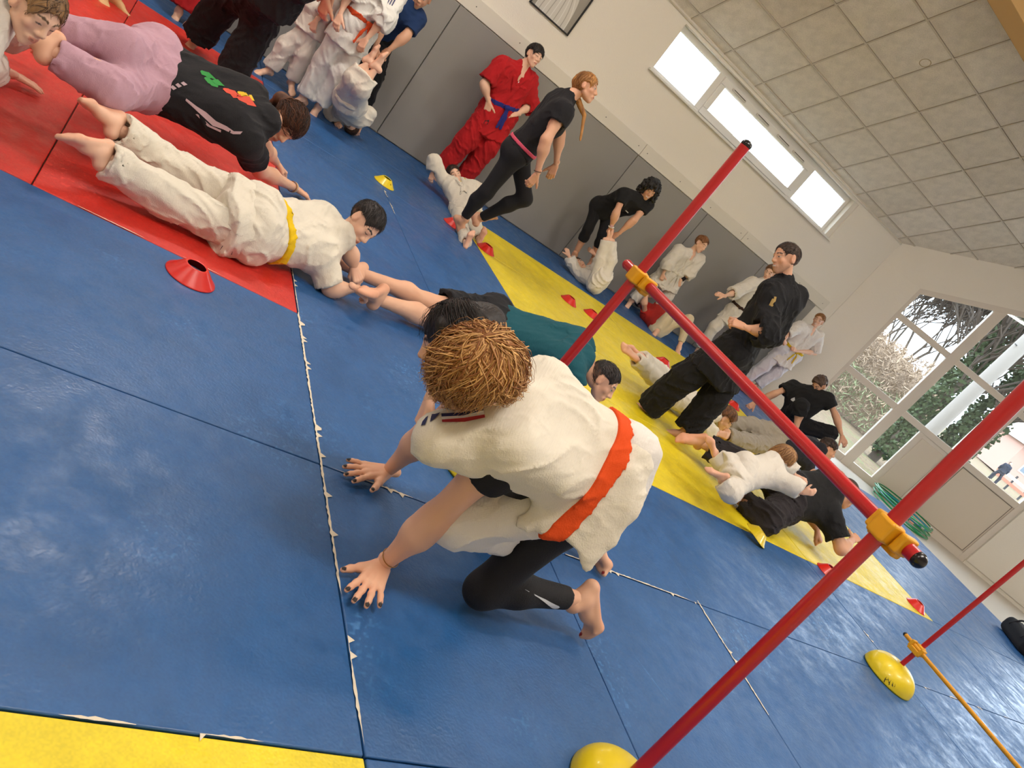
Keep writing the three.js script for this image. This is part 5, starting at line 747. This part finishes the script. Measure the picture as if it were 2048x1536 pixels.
// --- the group at the far left
person({ q: 'far', s: 1.02, b: 1.08, check: CK, label: 'adult standing in a black gi behind the lilac-trousered woman', skin: SK2, foot: [440, 150],
  j: { ...standing(0.62, -5.75, 2.4, 1.02), kl: [520, 45, 0.05], kr: [455, -5, -0.15], al: [460, 152, 0.05], ar: [392, 78, -0.25], tl: [440, 178, 0.15], tr: [372, 95, -0.2], el: [720, -70, 0.2], wl: [665, -15, 0.2], hl: [645, 35, 0.2] },
  face: [-0.6, -0.1, 0.6], crown: [0.6, 0.8, 0], pl: 'relaxed', hair: short('#2a1c14'), top: { gi: true, c: '#131316', t: 1.6, r: [0.1, 0.105, 0.1], hem: 0.28, flare: 0.05, belt: '#0e0e10' }, legs: { c: '#121215', t: 1.95, r: [0.125, 0.118, 0.112], fold: 0.012 } });
person({ q: 'far', s: 0.8, check: CK, label: 'child standing in crumpled white gi behind the black-clad adult', skin: SK3, foot: [565, 178],
  j: { ...standing(atY(556, 172)[0], atY(556, 172)[2], 2.9, 0.8), el: [668, 5, 0.12], wl: [632, 42, 0.15], hl: [620, 72, 0.15], kl: [608, 110, 0.04], kr: [572, 92, 0.04], al: [584, 162, 0], ar: [540, 138, 0.02], tl: [590, 180, 0.1], tr: [515, 135, 0.1] },
  face: [-0.3, -0.2, 0.9], crown: [0.6, 0.8, 0], hair: short('#4a3323'), top: { gi: true, c: GI2, t: 1.75, hem: 0.24 }, legs: { c: GI2, t: 1.93, r: [0.115, 0.09, 0.085], fold: 0.012 } });
person({ q: 'far', s: 0.88, check: CK, label: 'child standing in white gi with striped sleeve and orange belt', skin: SK3, foot: [618, 222],
  j: { ...standing(atY(612, 218)[0], atY(612, 218)[2], 0.4, 0.9), el: [768, 38, 0.1], wl: [733, 78, 0.14], hl: [716, 103, 0.15], kl: [680, 145, 0.03], kr: [648, 122, 0.03], al: [638, 212, 0], ar: [606, 196, 0.02], tl: [624, 234, 0.1], tr: [578, 196, 0.1] },
  face: [-0.3, -0.2, 0.9], crown: [0.6, 0.8, 0], hair: short('#4a3323'), top: { gi: true, c: '#dfddd6', t: 1.35, hem: 0.22, belt: '#cf4a1c', r: [0.095, 0.1, 0.095] }, legs: { c: '#dcdad4', t: 1.92, r: [0.115, 0.092, 0.088] },
  extra(x) { const C = lerp(x.J.sl, x.J.el, 0.4), U = nrm(sub(x.J.el, x.J.sl)), dir = screenDir(0.2, 0, 1), Vv = perp(cross(dir, U), U); for (const k of [-0.02, 0, 0.02]) decal(x, x.top, C, U, Vv, dir, [[[[-0.1, k - 0.004], [-0.1, k + 0.004]], [[0, k - 0.004], [0, k + 0.004]], [[0.09, k - 0.004], [0.09, k + 0.004]]]], '#3b3d66', 'sleeve_stripe'); } });
person({ q: 'far', s: 1.0, check: CK, label: 'man in blue t-shirt and black trousers bending to hold a child by the feet', skin: SK2, foot: [722, 228], wallz: -7.72,
  j: { hd: [846, -8, 0.25], nk: [822, 8, 0.2], sl: [838, 36, 0.2], sr: [785, 4, 0.2], el: [812, 72, 0.3], er: [760, 55, 0.3], wl: [778, 100, 0.34], wr: [752, 92, 0.34], hl: [762, 116, 0.34], hr: [748, 108, 0.34], il: [772, 62, -0.02], ir: [748, 46, -0.02], kl: [750, 150, 0.03], kr: [722, 132, 0.03], al: [728, 215, 0], ar: [700, 205, 0], tl: [720, 226, 0.1], tr: [690, 216, 0.1] },
  face: [-0.2, -0.6, 0.75], crown: [0.55, 0.7, 0.4], pl: 'grip', pr: 'grip', hair: short('#4a2312', '#6b3a22', { stubble: true }), top: { c: '#17325c', t: 0.75, hem: 0.04, ex: 0.018 }, legs: { c: '#141416', t: 1.95, r: [0.105, 0.08, 0.07] },
  extra(x) { decal(x, x.top, mad(x.ms, x.sp, -0.14), x.L, x.sp, x.Fr, [[[[-0.12, -0.02], [-0.12, 0.005]], [[0.0, -0.02], [0.0, 0.005]], [[0.1, -0.02], [0.1, 0.005]]]], '#b9c0cc', 'chest_print'); } });
person({ q: 'far', s: 0.78, check: CK, label: 'child in white gi on the floor with bare feet held up by the blue-shirted man', skin: SK3, hs: 0.88,
  pv: [700, 205, 0.28], lean: -1,
  j: { hd: [702, 246, 0], nk: [698, 238, 0], sl: [718, 240, 0], sr: [676, 226, 0], el: [736, 228, 0], er: [664, 225, 0], wl: [722, 250, 0], wr: [672, 242, 0], hl: [716, 260, 0], hr: [676, 250, 0], il: [712, 208, 0], ir: [688, 196, 0], kl: [724, 178, 1], kr: [704, 158, 1], al: [754, 136, 0], ar: [740, 124, 0], tl: [780, 118, 0], tr: [768, 102, 0] },
  face: [0.2, -0.3, 0.9], crown: [0.3, -0.9, 0.1], hair: short('#4a3020'), pl: 'relaxed', top: { gi: true, c: '#e2dbcc', t: 1.75, hem: 0.12, flare: 0, r: [0.08, 0.085, 0.085] }, legs: { c: '#e2dbcc', t: 1.55, r: [0.11, 0.09, 0.085] } });
person({ q: 'far', s: 0.85, check: CK, label: 'person in red trousers standing barefoot at the back of the red mats', skin: SK3, foot: [378, 55],
  j: { ...standing(atY(372, 45)[0], atY(372, 45)[2], 0.2, 0.9), al: [386, 40, 0], ar: [358, 22, 0], tl: [372, 55, 0.1], tr: [345, 38, 0.1] },
  face: [-0.2, 0, 0.95], crown: [0.6, 0.8, 0], hair: short('#3a2519'), top: { gi: true, c: '#b3141b', belt: '#232a78' }, legs: { c: '#a01319', t: 1.9, r: [0.13, 0.12, 0.115] } });
person({ q: 'far', s: 0.85, check: CK, label: 'person standing barefoot on the red mats in white gi, only a foot in view', skin: '#d8b07a', foot: [236, 12],
  j: { ...standing(atY(215, 0)[0], atY(215, 0)[2], 1.0, 0.9), al: [230, -8, 0], tl: [268, 22, 0.03] },
  face: [-0.2, 0, 0.95], crown: [0.6, 0.8, 0], hair: short('#3a2519'), top: { gi: true, c: GI2, belt: '#e6bf0c' }, legs: { c: GI2, t: 1.8 } });
// ---------------------------------------------------------------- training gear
const plasticY = phys('#e8cc14', 0.38, { clearcoat: 0.2 }), plasticR = phys('#d8241a', 0.33, { clearcoat: 0.25 }), poleRed = phys('#b50d14', 0.3, { clearcoat: 0.35, clearcoatRoughness: 0.25 }), capBlack = std('#131013', 0.25), clipY = phys('#e0a010', 0.45);
const conePts = [[0.036, 0.052], [0.040, 0.055], [0.045, 0.052], [0.085, 0.010], [0.094, 0.005], [0.096, 0.0], [0.0935, 0.0005], [0.083, 0.0075], [0.0435, 0.0485], [0.036, 0.052]].map((p) => new THREE.Vector2(...p));
const coneGeo = new THREE.LatheGeometry(conePts, 40);
for (const [px, py, c, lab, tilt] of [
  [381, 553, 'r', 'red marker cone at the edge of the red mats beside the prone boy', 0], [768, 367, 'y', 'yellow marker cone alone on the blue mats near the grey pads', 0],
  [905, 450, 'r', 'red marker cone behind the heel of the walking woman', 0], [971, 500, 'r', 'red marker cone at the corner of the yellow mats ahead of the walking woman', 0],
  [1137, 603, 'r', 'red marker cone on the yellow mats, second from the walking woman', 0], [1182, 631, 'r', 'red marker cone on the yellow mats right behind a red post', 0],
  [1326, 726, 'r', 'red marker cone on the yellow mats by quilted leggings', 0], [1466, 812, 'r', 'red marker cone behind the legs of the black-clad man', 0],
  [1506, 1076, 'y', 'tilted yellow marker cone at the edge between yellow and blue mats', 0.25], [1655, 1146, 'r', 'red marker cone at the yellow edge half hidden by the near red post', 0], [1831, 1213, 'r', 'red marker cone at the far corner of the yellow mats', 0]]) {
  const g = thing('marker_cone', lab, 'cone', atY(px, py, 0.001), 'training marker cones'), m = part(g, 'shell', coneGeo, c === 'r' ? plasticR : plasticY); if (tilt) { g.rotation.set(tilt * 0.4, 0, -tilt); g.position.y += 0.022; }
  if (c === 'y') { const s = new THREE.Mesh(new THREE.TubeGeometry(new THREE.CatmullRomCurve3([[-0.012, 0.031, 0.066], [-0.004, 0.038, 0.061], [-0.006, 0.03, 0.069], [0.004, 0.033, 0.066]].map((p) => new THREE.Vector3(...p))), 12, 0.0012, 5), std('#5b5312', 0.7)); s.name = 'pen_mark'; g.add(s); s.rotation.y = 0.6; }
}
function dome(g, x, z, R = 0.155, h = 0.125) {
  const pts = [[0, 0.012], [R * 0.96, 0.012], [R, 0.0], [R * 1.01, 0.01]]; for (let i = 0; i <= 14; i++) { const a = i / 14 * Math.PI / 2; pts.push([Math.max(0.016, R * Math.cos(a) ** 0.9), 0.014 + (h - 0.014) * Math.sin(a)]); } pts.push([0.016, h - 0.02]);
  return part(g, 'dome_base', new THREE.LatheGeometry(pts.map((p) => new THREE.Vector2(...p)), 48), plasticY, [x, 0, z]);
}
function post(g, x, z, h, r = 0.0195) { const p = part(g, 'post', rod([x, 0.1, z], [x, h, z], r, 24), poleRed); part(p, 'end_cap', new THREE.SphereGeometry(r * 1.08, 20, 12).scale(1, 0.8, 1).translate(x, h, z), capBlack); return p; }
function clip(g, p, side = 1) {   // two snap rings joined by a block
  const parts = [rbox(0.05, 0.05, 0.046, 0.008, 0.012, 0, 0), rbox(0.05, 0.046, 0.02, 0.006, -0.012, 0, 0.036), rbox(0.05, 0.046, 0.02, 0.006, -0.012, 0, -0.036), rbox(0.03, 0.03, 0.08, 0.006, -0.02, -0.02, 0)];
  const G = mergeGeometries(parts); if (side < 0) { G.rotateY(Math.PI); G.scale(1.25, 1.15, 1.15); } const m = part(g, 'clip', G, clipY, p); return m;
}
{ // hurdle the pair crawls past: two tall posts and a red bar
  const g = thing('hurdle', 'red hurdle of two tall posts on yellow domes with a red crossbar', 'hurdle', [1.74, 0, -1.57]), L = (p) => sub(p, [1.74, 0, -1.57]);
  const A = [1.766, 0, -0.903], B = [1.713, 0, -2.243], K = atY(1770, 1058, 1.03), T = mad(A, sub(K, A), 1.59 / 1.03);
  dome(g, L(A)[0], L(A)[2], 0.142, 0.108); dome(g, L(B)[0], L(B)[2], 0.142, 0.108); const pa = part(g, 'post', rod(L(mad(A, sub(T, A), 0.06)), L(T), 0.0195, 24), poleRed); part(pa, 'end_cap', new THREE.SphereGeometry(0.021, 20, 12).translate(...L(T)), capBlack); post(g, L(B)[0], L(B)[2], 1.6);
  const y = 1.025, Ba = [B[0], y, B[2]], d = nrm(sub(K, Ba)), o = [0.037, 0, 0], a = add(mad(K, d, 0.085), o), b = add(mad(Ba, d, -0.13), o);
  const bar = part(g, 'crossbar', rod(L(a), L(b), 0.019, 24), poleRed); for (const e of [a, b]) part(bar, 'end_cap', new THREE.SphereGeometry(0.0203, 20, 12).translate(...L(e)), e === a ? capBlack : poleRed);
  clip(g, L(add(K, mul(o, 0.5))), -1); clip(g, L(add([B[0], y, B[2]], mul(o, 0.5))), -1);
}
{ // second hurdle: thin yellow bar low on the post
  const P = [4.79, 0, -1.89], g = thing('hurdle', 'red post on a yellow dome marked with a pen, thin yellow bar clipped low', 'hurdle', P);
  const D = dome(g, 0, 0, 0.16, 0.125); post(g, 0, 0, 1.635, 0.0145); dome(g, -0.05, 1.55, 0.16, 0.125); post(g, -0.05, 1.55, 1.635, 0.0145);
  const bar = part(g, 'crossbar', rod([-0.03, 0.26, -0.1], [-0.07, 0.26, 1.68], 0.0125, 18), phys('#d9960c', 0.35)); part(bar, 'end_cap', new THREE.SphereGeometry(0.0132, 14, 10).translate(-0.03, 0.26, -0.1), capBlack); clip(g, [-0.018, 0.26, 0]); clip(g, [-0.066, 0.26, 1.55]);
  // the name penned on the dome
  const R = 0.162, h = 0.127, on = (px, py) => { const r = ray(px, py), o = sub(EYE, P), q = [1 / R, 1 / h, 1 / R], ro = o.map((v, i) => v * q[i]), rd = r.map((v, i) => v * q[i]), a = dot(rd, rd), b = dot(ro, rd), c = dot(ro, ro) - 1, t = (-b - Math.sqrt(Math.max(0, b * b - a * c))) / a; return mad(o, r, t); };
  for (const s of [[[1768, 1364], [1771, 1357], [1776, 1351], [1777, 1358], [1778, 1366]], [[1770, 1359], [1774, 1359], [1778, 1360]], [[1778, 1370], [1780, 1363], [1784, 1360], [1785, 1366], [1784, 1371]], [[1785, 1373], [1786, 1366], [1789, 1363], [1790, 1369], [1789, 1374]]]) part(D, 'pen_stroke', tube(s.map(([x, y]) => on(x, y)), 0.0026, 14, 5), std('#3c3408', 0.7));
}
{ // green hoops heaped by the glazed door
  const c = atY(1800, 1024, 0), at = [c[0], 0, c[2]];
  [['#0b8a4f', 0.47], ['#0d9a58', 0.5], ['#12a878', 0.46], ['#0b8a4f', 0.49], ['#1f93b8', 0.42], ['#0e9a60', 0.5], ['#0b8a4f', 0.48]].forEach(([col, r], i) => {
    const g = thing('hoop', i === 4 ? 'small blue plastic hoop in the heap below the glazed door' : 'green plastic hoop in the heap below the glazed door', 'hoop', [at[0] + 0.02 * Math.sin(i * 2.1), -0.028 + i * 0.022, at[2] + 0.02 * Math.cos(i * 1.7)], 'hoops heaped by the door');
    const t = new THREE.TorusGeometry(r, 0.0105, 10, 72); t.rotateX(Math.PI / 2); const m = part(g, 'ring', t, phys(col, 0.3, { clearcoat: 0.3 })); g.rotation.set(0.03 * Math.sin(i), 0, 0.03 * Math.cos(i * 3));
    if (i > 2) part(m, 'tape', new THREE.TorusGeometry(r, 0.0125, 10, 8, 0.16).rotateX(Math.PI / 2).rotateY(2.6 + i * 0.5), std(i % 2 ? '#d9a08c' : '#e6e0da', 0.7));
  });
}
{ // holdall lying off the mats
  const p = atY(2034, 1292, 0), g = thing('holdall', 'black holdall lying at the edge of the blue mats', 'bag', [p[0], 0, p[2]]); g.rotation.y = 0.9;
  part(g, 'body', rbox(0.62, 0.2, 0.3, 0.07, 0, 0.1, 0), cloth('#141318')); for (const s of [-1, 1]) part(g, 'strap', tube([[-0.16, 0.12, s * 0.152], [-0.12, 0.24, s * 0.1], [0.12, 0.24, s * 0.1], [0.16, 0.12, s * 0.152]], 0.011, 20, 6), cloth('#1d1c22')); part(g, 'zip', rbox(0.5, 0.006, 0.014, 0.002, 0, 0.201, 0), std('#3a3a40', 0.4, { metalness: 0.6 }));
}
{ // red crash mat on the floor by the pier
  const p = atY(1540, 818, 0.03), g = thing('crash_mat', 'thin red crash mat lying against the pale pier behind the squatting man', 'mat', [p[0], 0, p[2]]); g.rotation.y = -(Math.PI / 2 - ANG);
  part(g, 'cover', rbox(1.1, 0.06, 0.5, 0.012, 0, 0.031, 0), matMats.red[0]); part(g, 'seam_band', rbox(1.104, 0.012, 0.504, 0.004, 0, 0.031, 0), std('#8f1c15', 0.6));
}
{ // framed picture on the back wall
  const cv = document.createElement('canvas'); cv.width = 260; cv.height = 380; const c = cv.getContext('2d');
  c.fillStyle = '#9b968c'; c.fillRect(0, 0, 260, 380); c.fillStyle = '#cfccc4'; c.beginPath(); c.moveTo(30, 380); c.bezierCurveTo(35, 220, 60, 150, 128, 140); c.bezierCurveTo(200, 150, 226, 220, 232, 380); c.fill();
  c.lineWidth = 5; for (let i = 0; i < 9; i++) { c.strokeStyle = i % 2 ? '#a9a59c' : '#e0ded8'; c.beginPath(); c.moveTo(128 + (i - 4) * 9, 160 + Math.abs(i - 4) * 6); c.bezierCurveTo(128 + (i - 4) * 18, 240, 128 + (i - 4) * 26, 300, 128 + (i - 4) * 25, 380); c.stroke(); }
  const tex = new THREE.CanvasTexture(cv); tex.colorSpace = THREE.SRGBColorSpace;
  const g = thing('picture_frame', 'framed grey print with a thin black frame on the cream wall', 'picture', [3.15, 2.33, WZ + 0.012]);
  for (const [w, h, x, y] of [[0.55, 0.016, 0, -0.368], [0.55, 0.016, 0, 0.368], [0.016, 0.752, -0.267, 0], [0.016, 0.752, 0.267, 0]]) part(g, 'frame_bar', rbox(w, h, 0.022, 0.003, x, y, 0.002), std('#141210', 0.4));
  const pr = new THREE.PlaneGeometry(0.52, 0.72); pr.translate(0, 0, -0.004); part(g, 'print', pr, std('#ffffff', 0.6, { map: tex })); part(g, 'backboard', box(0.53, 0.73, 0.006, 0, 0, -0.009), std('#6b5b45', 0.9));
}
// ---------------------------------------------------------------- outside
const GY = -0.18;
{
  const grass = struct('ground_outside'), map = noiseTex(512, (u, v) => { const a = tn(u, v, 8, 71) * 0.5 + tn(u, v, 32, 72) * 0.35 + tn(u, v, 128, 73) * 0.3, g = clamp(0.45 + a * 0.7, 0, 1), d = 0.1 * tn(u, v, 256, 74); const k = sstep(0.55, 0.8, g); return [0.57 - 0.13 * k + d + 0.12 * a, 0.48 - 0.01 * k + d + 0.1 * a, 0.36 - 0.08 * k + d + 0.08 * a]; }, true);
  part(grass, 'lawn', wallUv(box(160, 0.2, 160, 40, GY - 0.1, -40), 0.16), std('#b5b0a6', 1, { map, bumpMap: rep(speck, 4), bumpScale: 0.01 }));
}
const far = (px, py, dist) => { const r = ray(px, py), k = Math.hypot(r[0], r[2]); return mad(EYE, r, dist / k); };
const ground = (px, py, dist) => { const p = far(px, py, dist); return [p[0], GY + Math.max(0, dist - 27) * 0.03, p[2]]; };
const bark = std('#4a4036', 0.95), bark2 = std('#453b32', 0.95), ivyMat = std('#33421f', 0.8, { side: THREE.DoubleSide }), hedgeMat = new THREE.MeshStandardMaterial({ vertexColors: true, roughness: 1, side: THREE.DoubleSide });
function tree(px, dist, h, label, o = {}) {
  const p = ground(px[0], px[1], dist), g = thing('bare_tree', label, 'tree', p, 'bare trees beyond the glazing'), tr = [], br = [];
  const grow = (a, d, L, r, k) => {
    const b = mad(a, d, L), R2 = r * 0.72; (k < 2 ? tr : br).push(rod(a, b, Math.max(0.022, r), k < 2 ? 8 : k < 4 ? 5 : 3, Math.max(0.018, R2))); if (k >= (o.levels ?? 6)) return;
    const n = k < (o.bushy ?? 4) ? 3 : 2; for (let i = 0; i < n; i++) { const q = nrm([rr(-1, 1), rr(-0.2, 0.9), rr(-1, 1)]), nd = nrm(mad(d, q, k < 1 ? 0.45 : 0.75)); grow(mad(a, d, L * rr(0.7, 1)), nd, L * rr(0.62, 0.85), R2 * rr(0.55, 0.85), k + 1); }
  };
  grow([0, 0, 0], nrm([o.lean?.[0] ?? rr(-0.1, 0.1), 1, o.lean?.[1] ?? rr(-0.1, 0.1)]), h * 0.21, o.r ?? 0.16, 0);
  part(g, 'trunk', mergeGeometries(tr), bark); if (br.length) part(g, 'branches', mergeGeometries(br), bark2);
  if (o.ivy) { const P = [], I = [], d = nrm([o.lean?.[0] ?? 0, 1, o.lean?.[1] ?? 0]); for (let i = 0; i < 4200; i++) { const t = rr(0.05, 1) * h * 0.55, a = rr(0, 6.28), R = (o.ivy) * (0.6 + 0.5 * noise(t * 1.3, a, 2)) * rr(0.6, 1.1), c = add(mul(d, t), [Math.cos(a) * R, rr(-0.1, 0.1), Math.sin(a) * R]), s = rr(0.03, 0.065), u = nrm([rr(-1, 1), rr(-1, 1), rr(-1, 1)]), v = perp([0.3, 0.8, 0.5], u), k = P.length / 3; P.push(...mad(c, u, s), ...mad(c, v, s * 0.8), ...mad(c, u, -s), ...mad(c, v, -s * 0.8)); I.push(k, k + 1, k + 2, k, k + 2, k + 3); } const G = new THREE.BufferGeometry(); G.setAttribute('position', new THREE.Float32BufferAttribute(P, 3)); G.setIndex(I); G.computeVertexNormals(); const m = part(g, 'ivy', G, ivyMat); m.userData.kind = 'stuff'; }
}
tree([1790, 640], 33, 10, 'bare tree with fine twigs above the brown hedge', { levels: 7, r: 0.1 }); tree([1890, 640], 31, 11, 'bare branching tree beside the ivy-clad trunk', { levels: 7, r: 0.11 }); tree([1990, 660], 29, 12, 'tall bare tree with dense twigs right of the ivy', { levels: 7, r: 0.12 });
tree([1840, 640], 36, 12, 'slender bare tree standing farther back over the hedge', { levels: 7, r: 0.1 }); tree([1945, 650], 34, 12, 'far bare tree between the two ivy-clad trunks', { levels: 7, r: 0.11 });
tree([1868, 800], 19, 8, 'straight trunk thick with dark ivy in front of the hedge', { levels: 5, ivy: 0.42, lean: [0.03, 0.0], r: 0.12 }); tree([1968, 830], 20, 6.5, 'upright trunk wrapped in dark green ivy behind the pole', { levels: 5, ivy: 0.5, lean: [0, 0.02], r: 0.12 });
{ // winter hedge: brown bank of twigs with some green at its foot
  const P = [], I = [], C = []; const hg = thing('hedge', 'long brown winter hedge seen through the glazed wall', 'hedge', ground(1850, 700, 24)), o = hg.position;
  for (let i = 0; i < 20000; i++) {
    const t = rr(-1, 0.22), k = rr(0, 1), px = 1850 + t * 330, p = ground(px, 700 + t * 290, 24 + rr(-0.9, 0.9)), H = 2.6 + 0.25 * noise(t * 14, 1, 1), y = GY + H * k ** 0.8, c = [p[0] - o.x, y - o.y, p[2] - o.z], L = rr(0.1, 0.3), d = nrm([rr(-1, 1), rr(-0.2, 1.4), rr(-1, 1)]), w = perp([rr(-1, 1), rr(-1, 1), rr(-1, 1)], d), r = rr(0.008, 0.02), n = P.length / 3;
    P.push(...mad(c, w, r), ...mad(c, w, -r), ...mad(c, d, L)); I.push(n, n + 1, n + 2); const g = k < 0.45 && rnd() < 0.5 ? lin('#7a8560') : lerp(lin('#7d6a58'), lin('#b09a82'), rnd()); for (let q = 0; q < 3; q++) C.push(...g);
  }
  const G = new THREE.BufferGeometry(); G.setAttribute('position', new THREE.Float32BufferAttribute(P, 3)); G.setAttribute('color', new THREE.Float32BufferAttribute(C, 3)); G.setIndex(I); G.computeVertexNormals(); const m = part(hg, 'twigs', G, hedgeMat); m.userData.kind = 'stuff';
  const seg = []; for (let i = 0; i < 18; i++) { const t = -1 + (i + 0.5) / 15, p = ground(1850 + t * 330, 700 + t * 290, 24.9), s = new THREE.IcosahedronGeometry(1, 2), q = s.attributes.position; for (let k = 0; k < q.count; k++) { const f = 1 + 0.14 * noise(q.getX(k) * 3 + i, q.getY(k) * 3, q.getZ(k) * 3); q.setXYZ(k, q.getX(k) * f * 0.95, q.getY(k) * f * 2.35, q.getZ(k) * f * 0.95); } s.computeVertexNormals(); s.translate(p[0] - o.x, 0, p[2] - o.z); seg.push(s); }
  part(hg, 'thicket', mergeGeometries(seg), std('#85725f', 1));
}
{ const p = ground(1928, 800, 16.5), g = thing('utility_pole', 'grey wooden utility pole standing beyond the glazed door', 'pole', p); part(g, 'shaft', rod([0, 0, 0], [0, 9, 0], 0.14, 18, 0.11), std('#8f8881', 0.85)); part(g, 'step_bolt', rod([-0.2, 3.4, 0], [0.2, 3.4, 0], 0.012, 8), std('#555555', 0.5)); part(g, 'crossarm', rbox(1.6, 0.1, 0.1, 0.01, 0, 8.4, 0), std('#7d766e', 0.85)); }
{ // the lawn rises gently towards the houses
  const P = [], I = [], U = []; for (let i = 0; i <= 12; i++) for (let k = 0; k <= 8; k++) { const t = -1 + i / 6, d = 27 + k * 8, p = ground(1990 + t * 190, 930 + t * 147, d); P.push(p[0], p[1] - 0.01, p[2]); U.push(p[0] * 0.16, p[2] * 0.16); if (i < 12 && k < 8) { const s = i * 9 + k; I.push(s, s + 9, s + 1, s + 1, s + 9, s + 10); } }
  const G = new THREE.BufferGeometry(); G.setAttribute('position', new THREE.Float32BufferAttribute(P, 3)); G.setAttribute('uv', new THREE.Float32BufferAttribute(U, 2)); G.setIndex(I); G.computeVertexNormals(); part(scene.getObjectByName('ground_outside'), 'rise', G, scene.getObjectByName('lawn').material);
}
const lift = (j, y) => { for (const k in j) j[k][1] += y; return j; };
{ // brick house, sheds and a walker on the right
  const p = ground(2075, 950, 78), g = thing('brick_house', 'pinkish brick house with grey roof beyond the garden fence', 'house', p); g.rotation.y = -0.65;
  part(g, 'wall', wallUv(box(8, 3, 6, 0, 1.5, 0), 0.5), std('#a98678', 0.95)); const roof = new THREE.ExtrudeGeometry(new THREE.Shape([[-3.6, 0], [3.6, 0], [0, 2.6]].map((q) => new THREE.Vector2(...q))), { depth: 8.6, bevelEnabled: false }); roof.rotateY(Math.PI / 2); roof.translate(-4.3, 3, 0); part(g, 'roof', roof, std('#9c8f8a', 0.9)); part(g, 'chimney', box(0.7, 1.6, 0.7, 3, 5.6, 0), std('#9a7565', 0.95));
  for (const x of [-2.4, 2.2]) { const w = part(g, 'window', box(1.1, 1.1, 0.08, x, 1.7, 3.0), white); part(w, 'pane', box(0.9, 0.9, 0.06, x, 1.7, 3.03), std('#59646e', 0.1)); }
  const q = ground(2000, 940, 60), f = thing('garden_fence', 'low garden fence with pale rails and dark posts', 'fence', q); f.rotation.y = -0.66; for (let i = 0; i <= 5; i++) part(f, 'post', box(0.1, 1.2, 0.1, i * 1.1, 0.6, 0), std('#2c2a2b', 0.8)); for (const y of [0.5, 0.9]) part(f, 'rail', box(5.6, 0.2, 0.05, 2.75, y, 0.06), std(y > 0.7 ? '#d9d6d0' : '#a9634e', 0.8));
  const wq = ground(1996, 950, 56); person({ q: 'far', s: 0.98, label: 'distant person in dark clothes walking along the garden fence', skin: SK2, j: lift(standing(wq[0], wq[2], 2.2, 0.98, 0.22), wq[1]), face: [0.4, 0, 0.9], crown: WUP, hair: short('#2a1c14'), top: { c: '#202430', t: 1.9, r: [0.07, 0.07, 0.06], ex: 0.03, hem: 0.15, name: 'coat' }, legs: { c: '#23242c', t: 1.95 } });
}
{ // brick chimney beyond the strip window
  const p = far(1449, 203, 15.5), g = thing('brick_chimney', 'pale brick chimney stack outside the strip window', 'chimney', [p[0], GY, p[2]]), top = 7.2, bg = box(0.235, 0.075, 0.115), mats = ['#b9977c', '#a98468', '#c4a58c'].map((c) => std(c, 0.95));
  part(g, 'stack', box(0.74, top, 0.74, 0, top / 2, 0), std('#bdb2a2', 0.95));
  for (let r = 0; r < 30; r++) for (const f of [0, 1]) for (let i = 0; i < 3; i++) { const off = (i - 1) * 0.25 + (r % 2 ? 0.06 : -0.06), y = top - 0.06 - r * 0.09, b = part(g, 'brick', bg, mats[(r * 5 + i * 3 + f) % 3]); if (f) { b.position.set(-0.325, y, off); b.rotation.y = Math.PI / 2; } else b.position.set(off, y, 0.325); }
}
renderer.render(scene, camera);
